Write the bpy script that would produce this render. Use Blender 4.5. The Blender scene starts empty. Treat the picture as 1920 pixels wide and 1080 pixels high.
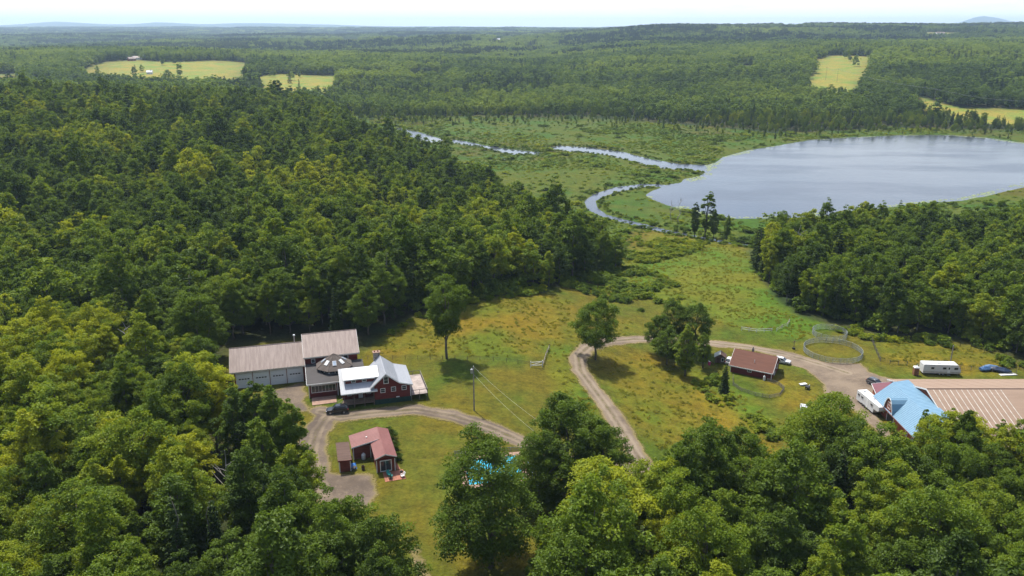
import bpy, math, random
import numpy as np
from mathutils import Vector, Matrix

# ------------------------------------------------------------------ camera, sky, sun, exposure
scene = bpy.context.scene
col = scene.collection
CAM_H, FOC = 78.0, 1500.0                       # height above the farmyard, focal length in pixels of a 1920 wide frame
PITCH = math.atan(490 / FOC)
SP, CP = math.sin(PITCH), math.cos(PITCH)
cd = bpy.data.cameras.new('camera'); cam = bpy.data.objects.new('camera', cd); col.objects.link(cam)
cam.location = (0, 0, CAM_H); cam.rotation_euler = (math.pi / 2 - PITCH, 0, 0)
cd.sensor_width = 36; cd.lens = 36 * FOC / 1920; cd.clip_start = 1; cd.clip_end = 60000
scene.camera = cam
SUN_DIR = Vector((-0.24, 0.40, 0.885)).normalized()   # towards the sun: high, beyond the farm
world = bpy.data.worlds.new('World'); scene.world = world; world.use_nodes = True
wn = world.node_tree.nodes; wl = world.node_tree.links
bg = wn['Background']
sky = wn.new('ShaderNodeTexSky'); sky.sky_type = 'NISHITA'; sky.sun_disc = False
sky.sun_elevation = math.asin(SUN_DIR.z); sky.sun_rotation = math.atan2(SUN_DIR.x, SUN_DIR.y)
sky.altitude = 200; sky.air_density = 1.0; sky.dust_density = 2.2; sky.ozone_density = 1.0
# a thin bright veil of high cloud over the whole sky, thicker towards the horizon as such veils look
tc = wn.new('ShaderNodeTexCoord'); sx = wn.new('ShaderNodeSeparateXYZ'); wl.new(tc.outputs['Generated'], sx.inputs[0])
def wm(op, a, b=None, cl=False):
    q = wn.new('ShaderNodeMath'); q.operation = op; q.use_clamp = cl
    for i, v in enumerate((a, b)):
        if v is None: continue
        if isinstance(v, float): q.inputs[i].default_value = v
        else: wl.new(v, q.inputs[i])
    return q.outputs[0]
up = wm('ADD', wm('MAXIMUM', sx.outputs[2], 0.0), .12); cv = wn.new('ShaderNodeCombineXYZ'); wl.new(wm('DIVIDE', sx.outputs[0], up), cv.inputs[0]); wl.new(wm('DIVIDE', sx.outputs[1], up), cv.inputs[1])
cn = wn.new('ShaderNodeTexNoise'); wl.new(cv.outputs[0], cn.inputs['Vector']); cn.inputs['Scale'].default_value = .9; cn.inputs['Detail'].default_value = 7; cn.inputs['Roughness'].default_value = .6
thick = wm('POWER', wm('SUBTRACT', 1.0, wm('MAXIMUM', sx.outputs[2], 0.0)), 9.0)
fac = wm('ADD', wm('MULTIPLY', wm('SUBTRACT', cn.outputs[0], .42), 1.3), wm('MULTIPLY', thick, 1.15), True)
mx = wn.new('ShaderNodeMix'); mx.data_type = 'RGBA'; wl.new(fac, mx.inputs[0]); wl.new(sky.outputs[0], mx.inputs[6]); mx.inputs[7].default_value = (6.6, 6.6, 6.5, 1)
wl.new(mx.outputs[2], bg.inputs[0]); bg.inputs[1].default_value = 0.14
sl = bpy.data.lights.new('sun', 'SUN'); sl.energy = 4.6; sl.angle = math.radians(2.0); sl.color = (1.0, 0.955, 0.87)
so = bpy.data.objects.new('sun', sl); col.objects.link(so); so.location = (0, 0, 300)
so.rotation_euler = SUN_DIR.to_track_quat('Z', 'Y').to_euler()
scene.view_settings.view_transform = 'Standard'; scene.view_settings.look = 'None'
scene.view_settings.exposure = 0.68; scene.view_settings.gamma = 1.0
cy = scene.cycles
cy.max_bounces = 5; cy.diffuse_bounces = 2; cy.glossy_bounces = 2; cy.transmission_bounces = 3
cy.transparent_max_bounces = 8; cy.volume_bounces = 0; cy.use_denoising = True
cy.sample_clamp_indirect = 4.0; cy.caustics_reflective = False; cy.caustics_refractive = False
cy.use_adaptive_sampling = True; cy.adaptive_threshold = 0.01

rng = np.random.default_rng(7); R = random.Random(5)

# ------------------------------------------------------------------ where pixels of the photograph meet the ground
def G(px, py, z=0.0):
    v = (py - 540) / FOC; t = (CAM_H - z) / (SP + v * CP)
    return ((px - 960) / FOC * t, t * (CP - v * SP))
def PX(x, y, z):
    t = np.maximum(y * CP + (CAM_H - z) * SP, 1e-3); d = (CAM_H - z) * CP - y * SP
    return 960 + FOC * x / t, 540 + FOC * d / t
def sstep(a, b, x):
    t = np.clip((x - a) / (b - a), 0, 1); return t * t * (3 - 2 * t)
def inpoly(poly, x, y):
    x = np.asarray(x, float); y = np.asarray(y, float); c = np.zeros(x.shape, bool); n = len(poly)
    for i in range(n):
        x0, y0 = poly[i]; x1, y1 = poly[i - 1]
        if y0 == y1: continue
        c ^= ((y0 > y) != (y1 > y)) & (x < (x1 - x0) * (y - y0) / (y1 - y0) + x0)
    return c
def segdist(pts, x, y, closed=False):
    d = np.full(np.shape(x), 1e9); n = len(pts)
    for i in range(n if closed else n - 1):
        ax, ay = pts[i]; bx, by = pts[(i + 1) % n]; vx, vy = bx - ax, by - ay
        t = np.clip(((x - ax) * vx + (y - ay) * vy) / max(vx * vx + vy * vy, 1e-9), 0, 1)
        d = np.minimum(d, np.hypot(x - ax - t * vx, y - ay - t * vy))
    return d
def sdf(poly, x, y): return np.where(inpoly(poly, x, y), -1, 1) * segdist(poly, x, y, True)
def vnoise(x, y, s=1.0, seed=0):
    x = np.asarray(x) / s; y = np.asarray(y) / s
    xi = np.floor(x).astype(np.int64); yi = np.floor(y).astype(np.int64); fx = x - xi; fy = y - yi
    def hsh(a, b):
        n = (a * 374761393 + b * 668265263 + seed * 974634) & 0x7fffffff
        n = ((n ^ (n >> 13)) * 1274126177) & 0x7fffffff
        return ((n ^ (n >> 16)) & 0xffff) / 65535.0
    fx = fx * fx * (3 - 2 * fx); fy = fy * fy * (3 - 2 * fy)
    return (hsh(xi, yi) * (1 - fx) + hsh(xi + 1, yi) * fx) * (1 - fy) + (hsh(xi, yi + 1) * (1 - fx) + hsh(xi + 1, yi + 1) * fx) * fy

# ------------------------------------------------------------------ the lie of the land
WATER_Z = -11.0
LAKE = [(1322,310),(1340,305),(1355,294),(1400,282),(1450,274),(1520,262),(1600,257),(1700,253),(1780,253),(1850,258),(1920,268),(2000,285),(2080,305),(2060,332),(1960,346),(1920,352),(1880,360),(1850,368),(1800,377),(1730,381),(1600,398),(1560,405),(1480,409),(1380,410),(1330,404),(1290,396),(1250,385),(1222,374),(1208,366),(1220,358),(1238,352),(1246,347),(1276,342),(1280,336),(1310,330),(1322,323)]
UPPER_BROOK = [(1330,309),(1280,308),(1220,298),(1170,285),(1110,277),(1050,273),(1022,277),(1060,284),(1100,287),(1130,290),(1180,301),(1230,315),(1280,319),(1330,324)]
WEST_POOL = [(1020,287),(990,283),(950,279),(912,273),(880,266),(845,261),(846,268),(880,273),(905,276),(930,284),(960,290),(1020,290)]
HEAD_POOL = [(738,238),(780,246),(832,261),(828,269),(790,265),(755,252)]
LOWER_BROOK = [(1250,346),(1200,345),(1150,351),(1110,365),(1094,377),(1100,393),(1130,407),(1170,418),(1210,429),(1260,438.5),(1310,446.5),(1350,454.5),(1405,461.5),(1405,458),(1350,450),(1300,441),(1260,433),(1210,420),(1170,411),(1140,403),(1122,390),(1118,377),(1135,368),(1160,360),(1200,352),(1250,350)]
SMALL_POND = [(938,296),(948,294),(953,297),(945,300)]
WATERS = {n: [G(a, b, WATER_Z) for a, b in p] for n, p in dict(lake=LAKE, upper_brook=UPPER_BROOK, west_pool=WEST_POOL, head_pool=HEAD_POOL, lower_brook=LOWER_BROOK, small_pond=SMALL_POND).items()}
T_D = [0,330,450,560,720,900,1000,1250,1550,1850,2300,2900,3500,4300,6100,8600,12000,18000,25000]
T_C = [-600,0,300,600,760,960,1300,1600,1920,2500]
T_H = np.array([[0]*10,[4,3,2,-4,-9,-9.5,-10,-9.5,-9,-9],[16,14,10,0,-8,-10.3,-10.3,-10.3,-10,-9],[20,18,14,4,-6,-10.3,-10.3,-10.3,-10,-8],
 [20,18,14,2,-8,-10.3,-10.3,-10.3,-10,-6],[6,4,2,-6,-9,-9.5,-8,-4,-2,2],[4,3,1,-6,-8,-8,-6,2,4,8],[9,9,9,2,-2,-4,4,15,17,18],[17,17,20,9,4,-2,13,24,28,28],
 [22,22,24,13,8,2,20,28,35,35],[8,8,9,6,6,9,27,33,44,44],[0,0,5,9,14,22,50,64,67,67],[-5,-5,5,11,18,27,63,78,80,80],[13,13,15,16,22,30,54,70,70,70],
 [5,5,11,16,24,32,43,49,54,54],[47,47,52,49,49,50,54,54,54,54],[54,54,43,43,38,32,22,22,22,22],[95,100,100,105,85,70,50,50,60,60],[60]*10], float)
def dry_land(x, y):
    x = np.asarray(x, float); y = np.asarray(y, float)
    yy = np.maximum(y, 1.0); px = 960 + FOC * x / np.maximum(yy * CP + CAM_H * SP, 20)
    di = np.interp(yy, T_D, np.arange(len(T_D))); ci = np.interp(px, T_C, np.arange(len(T_C)))
    d0 = np.minimum(di.astype(int), len(T_D) - 2); c0 = np.minimum(ci.astype(int), len(T_C) - 2)
    a = di - d0; b = ci - c0; a = .5 * a + .5 * a * a * (3 - 2 * a); b = b * b * (3 - 2 * b)
    t = (T_H[d0, c0] * (1 - b) + T_H[d0, c0 + 1] * b) * (1 - a) + (T_H[d0 + 1, c0] * (1 - b) + T_H[d0 + 1, c0 + 1] * b) * a
    far = sstep(900, 2600, yy)
    t = t + far * ((vnoise(x, y, 640, 1) - .5) * 26 + (vnoise(x, y, 230, 2) - .5) * 9)
    hill = np.exp(-((yy - 17500) / 1800.0) ** 2)
    t = t + hill * (215 * np.exp(-((px - 1838) / 48.0) ** 2) + 60 * np.exp(-((px - 1905) / 60.0) ** 2) + 75 * np.exp(-((px - 120) / 75.0) ** 2) + 55 * np.exp(-((px - 300) / 45.0) ** 2) + 45 * np.exp(-((px - 480) / 150.0) ** 2))
    hs = -7 * sstep(-8, 50, x)
    w = sstep(215, 330, yy)
    return hs * (1 - w) + t * w
def land(x, y, carve=True):
    x = np.asarray(x, float); y = np.asarray(y, float)
    h = dry_land(x, y)
    if not carve: return h
    m = (y > 280) & (y < 900) & (x > -260) & (x < 700)
    if np.any(m):
        xm, ym = x[m], y[m]; s = np.full(xm.shape, 1e9)
        for n, p in WATERS.items(): s = np.minimum(s, sdf(p, xm, ym))
        hm = h[m]
        hm = np.where(s > 0, (WATER_Z + .25 + .35 * sstep(0, 6, s)) * (1 - sstep(2, 40, s)) + hm * sstep(2, 40, s), WATER_Z + .25 - np.minimum(-s * .45, 1.6))
        h = h.copy(); h[m] = hm
    return h
def zl(x, y): return float(land(np.array([x]), np.array([y]), False)[0])
def GT(px, py):
    """the point of the land that a pixel of the photograph shows"""
    v = (py - 540) / FOC; t = np.geomspace(60, 30000, 6000)
    x = (px - 960) / FOC * t; y = t * (CP - v * SP); z = CAM_H - t * (SP + v * CP)
    i = int(np.argmax(z < land(x, y, False)))
    return float(x[i]), float(y[i]), zl(x[i], y[i])

# ------------------------------------------------------------------ helpers: meshes, things, materials
def newmesh(name, verts, quads=None, tris=None, attrs=None, mats=(), midx=None):
    me = bpy.data.meshes.new(name); verts = np.asarray(verts, np.float32)
    me.vertices.add(len(verts)); me.vertices.foreach_set('co', verts.ravel())
    ls, n = [], []
    if quads is not None and len(quads): ls.append(np.asarray(quads, np.int32).ravel()); n += [4] * len(quads)
    if tris is not None and len(tris): ls.append(np.asarray(tris, np.int32).ravel()); n += [3] * len(tris)
    if ls:
        lv = np.concatenate(ls); n = np.array(n, np.int32); st = np.concatenate([[0], np.cumsum(n)[:-1]]).astype(np.int32)
        me.loops.add(len(lv)); me.loops.foreach_set('vertex_index', lv)
        me.polygons.add(len(n)); me.polygons.foreach_set('loop_start', st)
        try: me.polygons.foreach_set('loop_total', n)
        except Exception: pass
        if midx is not None: me.polygons.foreach_set('material_index', np.asarray(midx, np.int32))
    me.update(calc_edges=True)
    for k, (ty, arr) in (attrs or {}).items():
        a = me.attributes.new(k, ty, 'POINT')
        a.data.foreach_set('color' if 'COLOR' in ty else 'value', np.asarray(arr, np.int32 if ty == 'INT' else np.float32).ravel())
    for m in mats: me.materials.append(m)
    return me
def link(name, me, parent=None, loc=None, rz=0.0, scl=None):
    o = bpy.data.objects.new(name, me); col.objects.link(o)
    if parent is not None: o.parent = parent
    if loc is not None: o.location = loc
    if rz: o.rotation_euler = (0, 0, rz)
    if scl is not None: o.scale = scl
    return o
def tag(o, label=None, cat=None, group=None, kind=None):
    for k, v in (('label', label), ('category', cat), ('group', group), ('kind', kind)):
        if v: o[k] = v
    return o
def thing(name, label, cat, loc, rz=0.0, group=None):
    return tag(link(name, None, None, loc, rz), label, cat, group)

class MB:
    """collects faces and links them as one mesh object"""
    def __init__(s): s.v, s.f = [], []
    def face(s, pts):
        i = len(s.v); s.v += [tuple(p) for p in pts]; s.f.append(list(range(i, i + len(pts)))); return s
    def prism(s, pts, vec):
        n = len(pts); i = len(s.v); vec = Vector(vec); pts = [Vector(p) for p in pts]
        s.v += [tuple(p) for p in pts] + [tuple(p + vec) for p in pts]
        nrm = Vector((0, 0, 0))
        for k in range(n): nrm += pts[k].cross(pts[(k + 1) % n])
        flip = nrm.dot(vec) > 0
        a = list(range(i, i + n)); b = list(range(i + n, i + 2 * n))
        s.f.append(a[::-1] if flip else a); s.f.append(b if flip else b[::-1])
        for k in range(n):
            q = [a[k], a[(k + 1) % n], b[(k + 1) % n], b[k]]; s.f.append(q if flip else q[::-1])
        return s
    def box(s, x0, x1, y0, y1, z0, z1): return s.prism([(x0, y0, z0), (x1, y0, z0), (x1, y1, z0), (x0, y1, z0)], (0, 0, z1 - z0))
    def tube(s, p, q, r, n=8, r2=None):
        p, q = Vector(p), Vector(q); d = (q - p).normalized(); u = d.orthogonal().normalized(); w = d.cross(u); r2 = r if r2 is None else r2
        i = len(s.v); A = [2 * math.pi * k / n for k in range(n)]
        s.v += [tuple(p + (u * math.cos(a) + w * math.sin(a)) * r) for a in A] + [tuple(q + (u * math.cos(a) + w * math.sin(a)) * r2) for a in A]
        for k in range(n): s.f.append([i + k, i + (k + 1) % n, i + n + (k + 1) % n, i + n + k])
        s.f.append([i + k for k in range(n)][::-1]); s.f.append([i + n + k for k in range(n)]); return s
    def path(s, pts, r, n=6):
        for a, b in zip(pts[:-1], pts[1:]): s.tube(a, b, r, n)
        return s
    def slab(s, pts, t):
        """a sheet of thickness t below the polygon"""
        p = [Vector(q) for q in pts]; n = Vector((0, 0, 0))
        for k in range(len(p)): n += p[k].cross(p[(k + 1) % len(p)])
        n.normalize()
        if n.z < 0: n = -n
        return s.prism(p, -n * t)
    def loft(s, rings, cap=True):
        n = len(rings[0]); i = len(s.v)
        for r in rings: s.v += [tuple(p) for p in r]
        for a in range(len(rings) - 1):
            for k in range(n): s.f.append([i + a * n + k, i + a * n + (k + 1) % n, i + (a + 1) * n + (k + 1) % n, i + (a + 1) * n + k])
        if cap:
            s.f.append([i + k for k in range(n)][::-1]); s.f.append([i + (len(rings) - 1) * n + k for k in range(n)])
        return s
    def ball(s, c, rx, ry, rz, n=10, m=6):
        return s.loft([[(c[0] + rx * math.sin(t) * math.cos(2 * math.pi * k / n), c[1] + ry * math.sin(t) * math.sin(2 * math.pi * k / n), c[2] - rz * math.cos(t)) for k in range(n)] for t in [math.pi * (.04 + .92 * j / m) for j in range(m + 1)]])
    def mesh(s, name, mat, smooth=False):
        me = bpy.data.meshes.new(name); me.from_pydata(s.v, [], s.f)
        if smooth: me.shade_smooth()
        if mat: me.materials.append(mat)
        return me
    def build(s, name, mat, parent=None, kind=None, label=None, smooth=False, loc=None, rz=0.0):
        o = link(name, s.mesh(name, mat, smooth), parent, loc, rz)
        if kind: o['kind'] = kind
        if label: o['label'] = label
        return o

class NT:
    def __init__(s, name):
        s.m = bpy.data.materials.new(name); s.m.use_nodes = True; s.t = s.m.node_tree; s.t.nodes.clear()
        s.out = s.n('ShaderNodeOutputMaterial')
    def n(s, ty, **kw):
        nd = s.t.nodes.new(ty)
        for k, v in kw.items(): setattr(nd, k, v)
        return nd
    def set(s, sock, v):
        if v is None: return
        if isinstance(v, bpy.types.NodeSocket): s.t.links.new(v, sock)
        elif isinstance(v, (tuple, list)) and len(v) == 3 and sock.type == 'RGBA': sock.default_value = (*v, 1)
        else: sock.default_value = v
    def mixc(s, f, a, b, mode='MIX'):
        nd = s.n('ShaderNodeMix', data_type='RGBA', blend_type=mode); s.set(nd.inputs[0], f); s.set(nd.inputs[6], a); s.set(nd.inputs[7], b); return nd.outputs[2]
    def math(s, op, a, b=0.0, c=None, clamp=False):
        nd = s.n('ShaderNodeMath', operation=op, use_clamp=clamp); s.set(nd.inputs[0], a); s.set(nd.inputs[1], b); s.set(nd.inputs[2], c); return nd.outputs[0]
    def noise(s, vec, scale, detail=3.0, rough=.55):
        nd = s.n('ShaderNodeTexNoise'); s.set(nd.inputs['Vector'], vec); nd.inputs['Scale'].default_value = scale; nd.inputs['Detail'].default_value = detail; nd.inputs['Roughness'].default_value = rough; return nd.outputs[0]
    def ramp(s, f, a, b):
        nd = s.n('ShaderNodeMapRange', interpolation_type='SMOOTHSTEP'); s.set(nd.inputs[0], f); nd.inputs[1].default_value = a; nd.inputs[2].default_value = b; return nd.outputs[0]
    def pos(s): return s.n('ShaderNodeNewGeometry').outputs['Position']
    def obj(s): return s.n('ShaderNodeTexCoord').outputs['Object']
    def scale(s, vec, v):
        nd = s.n('ShaderNodeMapping'); s.set(nd.inputs[0], vec); nd.inputs['Scale'].default_value = v; return nd.outputs[0]
    def attr(s, name, ty='GEOMETRY'): return s.n('ShaderNodeAttribute', attribute_name=name, attribute_type=ty)
    def bump(s, h, strength, dist):
        nd = s.n('ShaderNodeBump'); s.set(nd.inputs['Height'], h); nd.inputs['Strength'].default_value = strength; nd.inputs['Distance'].default_value = dist; return nd.outputs[0]
    def bsdf(s, color, rough=.7, metal=0.0, normal=None, spec=.5, **kw):
        b = s.n('ShaderNodeBsdfPrincipled'); s.set(b.inputs['Base Color'], color); s.set(b.inputs['Roughness'], rough); s.set(b.inputs['Metallic'], metal)
        s.set(b.inputs['Specular IOR Level'], spec)
        if normal is not None: s.set(b.inputs['Normal'], normal)
        for k, v in kw.items(): s.set(b.inputs[k], v)
        s.t.links.new(b.outputs[0], s.out.inputs[0]); return s.m
def plain(name, c, rough=.6, metal=0.0, var=.18, scale=1.5, spec=.4):
    c = tuple(q * .85 for q in c)
    """paint, wood or plastic with a little uneven wear"""
    t = NT(name); f = t.ramp(t.noise(t.obj(), scale, 4), .3, .7)
    return t.bsdf(t.mixc(f, tuple(x * (1 - var) for x in c), tuple(min(1, x * (1 + var)) for x in c)), rough, metal, spec=spec)

# ------------------------------------------------------------------ which ground is what (outlines read off the photograph, as ground points)
FIELD = [(690,655),(720,622),(780,592),(880,565),(960,550),(1040,540),(1090,530),(1165,510),(1185,470),(1160,440),(1230,432),(1310,445),(1400,463),(1400,480),(1440,545),(1490,590),(1570,612),(1660,630),(1760,632),(1860,655),(1920,680),(2300,760),(2300,880),(1920,880),(1740,890),(1680,905),(1560,925),(1480,935),(1330,960),(1250,985),(1110,985),(1040,1030),(960,1100),(940,1500),(790,1500),(760,1100),(700,1040),(640,985),(600,960),(592,930),(580,905),(520,860),(450,790),(420,750),(415,690),(430,655),(560,640)]
DRY = [[(705,650),(730,625),(800,595),(880,572),(960,556),(1030,548),(1075,570),(1090,600),(1190,605),(1210,622),(1110,638),(1070,655),(1020,670),(840,668),(705,664)],
       [(1125,690),(1200,660),(1240,670),(1300,710),(1380,770),(1440,805),(1460,850),(1400,870),(1250,850),(1200,800),(1155,740)],
       [(1335,590),(1400,582),(1470,595),(1480,610),(1440,622),(1380,615),(1340,605)],
       [(1645,637),(1760,642),(1850,660),(1900,690),(1820,695),(1700,688),(1655,672)],
       [(1430,705),(1500,712),(1535,735),(1530,765),(1470,770),(1440,740)], [(1640,690),(1730,700),(1900,712),(1900,700),(1700,690)]]
LUSH = [[(1185,470),(1230,440),(1320,450),(1400,468),(1440,545),(1490,590),(1560,612),(1500,640),(1330,590),(1220,560),(1150,540),(1100,530)],
        [(1030,655),(1075,650),(1070,690),(1090,740),(1130,800),(1060,770),(1030,700)], [(1280,690),(1340,700),(1420,760),(1470,800),(1440,815),(1380,775)]]
MARSH = [(560,205),(742,290),(870,355),(930,380),(1000,415),(1090,470),(1185,505),(1185,470),(1230,440),(1400,465),(1440,470),(1560,450),(1720,440),(1920,445),(2400,430),(2400,240),(1920,245),(1700,240),(1520,248),(1450,250),(1340,238),(1100,222),(740,215)]
FAR_FIELDS = [[(150,132),(200,114),(260,109),(320,113),(400,112),(470,119),(450,164),(380,166),(290,166),(160,162)], [(475,146),(520,135),(655,140),(625,155),(610,190),(490,194)],
              [(-60,136),(44,138),(40,172),(-60,172)], [(1522,112),(1560,106),(1632,110),(1632,135),(1605,186),(1515,180)], [(1718,182),(1760,188),(1800,200),(1920,208),(2040,225),(2040,246),(1800,232),(1730,212)],
              [(1462,47),(1506,48),(1506,56),(1462,57)], [(1728,59),(1815,61),(1810,72),(1728,71)], [(670,138),(720,136),(730,150),(670,150)], [(740,70),(775,70),(775,80),(740,80)], [(925,74),(965,73),(960,82),(925,84)], [(1375,126),(1425,127),(1418,143),(1378,142)], [(980,88),(1012,89),(1008,99),(980,98)], [(636,74),(692,75),(692,83),(636,83)], [(760,136),(850,139),(845,152),(760,152)]]

xs = np.concatenate([-np.geomspace(20000, 400, 75)[:-1], np.arange(-400, -130, 6), np.arange(-130, 210, 1.5), np.arange(210, 700, 4), np.geomspace(700, 20000, 70)])
ys = np.concatenate([np.arange(-160, 60, 10), np.arange(60, 320, 1.5), np.arange(320, 780, 3), np.geomspace(780, 25000, 170)])
gx, gy = np.meshgrid(xs, ys); gh = land(gx, gy)
NX, NY = len(xs), len(ys)
gpx, gpy = PX(gx, gy, gh)
jit = (vnoise(gx, gy, 9, 11) - .5) * 14 * np.clip(170 / np.maximum(gy, 60), .05, 1.2)
qx, qy = gpx + jit, gpy + jit * .6
tint = np.empty(gx.shape + (3,)); tint[:] = (.030, .036, .012)
tint[gy > 4000] = (.026, .045, .018)
def paint(mask, c): tint[mask] = c
ahead = gy > 20
paint(ahead & inpoly(MARSH, qx, qy), (.050, .076, .007))
mm = ahead & inpoly(MARSH, qx, qy) & (vnoise(gx, gy, 60, 4) > .55); paint(mm, (.052, .064, .008))
mm = ahead & inpoly(MARSH, qx, qy) & (vnoise(gx, gy, 34, 5) > .62); paint(mm, (.050, .076, .009))
paint(ahead & inpoly(FIELD, qx, qy), (.072, .076, .008))
for p in DRY: paint(ahead & inpoly(p, qx, qy), (.100, .090, .008))
for p in LUSH: paint(ahead & inpoly(p, qx, qy), (.075, .098, .008))
fjx = (vnoise(gx, gy, 90, 61) - .5) * 22; fjy = (vnoise(gx, gy, 90, 62) - .5) * 9
for p in FAR_FIELDS: paint(ahead & inpoly(p, gpx + fjx, gpy + fjy), (.165, .17, .03))
for _ in range(2):
    tint[1:-1, 1:-1] = (tint[1:-1, 1:-1] * 2 + tint[:-2, 1:-1] + tint[2:, 1:-1] + tint[1:-1, :-2] + tint[1:-1, 2:]) / 6

def grass_nodes(t):
    p = t.pos(); tc = t.attr('tint').outputs['Color']
    n1 = t.noise(p, .045, 5, .6); n2 = t.noise(p, .35, 6, .65); n3 = t.noise(p, 2.2, 4, .6)
    c = t.mixc(t.math('MULTIPLY', t.ramp(n1, .46, .62), .75), tc, t.mixc(1.0, tc, (1.38, 1.02, .95), 'MULTIPLY'))
    c = t.mixc(t.math('MULTIPLY', t.ramp(n1, .50, .36), .75), c, t.mixc(1.0, c, (.62, 1.02, .8), 'MULTIPLY'))
    k = t.math('ADD', t.math('MULTIPLY', n2, 1.5), t.math('MULTIPLY', n3, .8))
    k = t.math('ADD', k, t.math('MULTIPLY', t.math('SUBTRACT', t.noise(p, 1.05, 5, .7), .5), 1.5)); k = t.math('MAXIMUM', t.math('SUBTRACT', k, .15), .25)
    v = t.n('ShaderNodeVectorMath', operation='SCALE'); t.set(v.inputs[0], c); t.set(v.inputs['Scale'], k)
    return v.outputs[0], t.math('ADD', n2, n3)
t = NT('grass ground'); c, hgt = grass_nodes(t)
M_GROUND = t.bsdf(c, .95, normal=t.bump(hgt, .6, .35), spec=.1)
idx = np.arange(NX * NY).reshape(NY, NX)
quads = np.stack([idx[:-1, :-1], idx[:-1, 1:], idx[1:, 1:], idx[1:, :-1]], -1).reshape(-1, 4)
rgba = np.concatenate([tint, np.ones(gx.shape + (1,))], -1)
me = newmesh('ground', np.stack([gx, gy, gh], -1).reshape(-1, 3), quads, attrs={'tint': ('FLOAT_COLOR', rgba)}, mats=[M_GROUND])
me.shade_smooth(); tag(link('ground', me), kind='structure')

# ------------------------------------------------------------------ water
t = NT('lake water'); p = t.pos()
w = t.math('ADD', t.math('MULTIPLY', t.noise(t.scale(p, (1, .55, 1)), .55, 4, .6), 1.0), t.math('MULTIPLY', t.noise(p, .06, 3), .7))
dv = t.n('ShaderNodeVectorMath', operation='DISTANCE'); t.set(dv.inputs[0], t.scale(p, (1, 1, 0))); dv.inputs[1].default_value = (300, 520, 0)
bn = t.n('ShaderNodeBump'); t.set(bn.inputs['Height'], w); bn.inputs['Distance'].default_value = .35; t.set(bn.inputs['Strength'], t.math('MULTIPLY_ADD', t.ramp(dv.outputs['Value'], 260, 190), .26, .03)); wb = bn.outputs[0]   # wind ruffles the open lake, the brook lies calm
M_WATER = t.bsdf(t.mixc(t.ramp(t.noise(p, .02, 3), .35, .7), (.046, .054, .074), (.060, .068, .090)), t.math('MULTIPLY_ADD', t.ramp(t.noise(t.scale(p, (.6, 1.6, 1)), .012, 4, .6), .40, .62), .16, .06), normal=wb, spec=.5, IOR=1.33)
x0, x1 = -190, 640
wv = [(x0, 300, WATER_Z), (x1, 300, WATER_Z), (x1, 830, WATER_Z), (x0, 830, WATER_Z)]
tag(link('lake_water', newmesh('lake_water', wv, [[0, 1, 2, 3]], mats=[M_WATER])), kind='structure')

# ------------------------------------------------------------------ gravel and paving sheets laid over the ground
def road_sheet(name, mat, strokes=(), polys=(), lift=.03, step=.6, px=True):
    """one sheet over all strokes (pixel points, half width in metres) and outlines; the attribute edge tells metres in from the rim"""
    S = [([GT(a, b)[:2] for a, b in p], w) for p, w in strokes]; Q = [[GT(a, b)[:2] for a, b in p] for p in polys]
    allp = np.array([q for p, w in S for q in p] + [q for p in Q for q in p])
    X, Y = np.meshgrid(np.arange(allp[:, 0].min() - 7, allp[:, 0].max() + 7, step), np.arange(allp[:, 1].min() - 7, allp[:, 1].max() + 7, step))
    s = np.full(X.shape, 1e9); mid = np.full(X.shape, 1e9)
    for p, w in S: mid = np.minimum(mid, segdist(p, X, Y))
    for p, w in S: s = np.minimum(s, segdist(p, X, Y) - w)
    for p in Q: s = np.minimum(s, sdf(p, X, Y))
    s = s + (vnoise(X, Y, 3.0, 3) - .5) * .9 + (vnoise(X, Y, 1.1, 8) - .5) * .5
    k = s < .9; cell = k[:-1, :-1] | k[1:, :-1] | k[:-1, 1:] | k[1:, 1:]
    I = np.arange(X.size).reshape(X.shape); q = np.stack([I[:-1, :-1], I[:-1, 1:], I[1:, 1:], I[1:, :-1]], -1)[cell]
    u, inv = np.unique(q.ravel(), return_inverse=True)
    vx, vy = X.ravel()[u], Y.ravel()[u]
    m = newmesh(name, np.stack([vx, vy, land(vx, vy, False) + lift], -1), inv.reshape(-1, 4), attrs={'edge': ('FLOAT', -s.ravel()[u]), 'mid': ('FLOAT', np.minimum(mid, 20).ravel()[u])}, mats=[mat])
    m.shade_smooth(); return tag(link(name, m), kind='structure')
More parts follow.
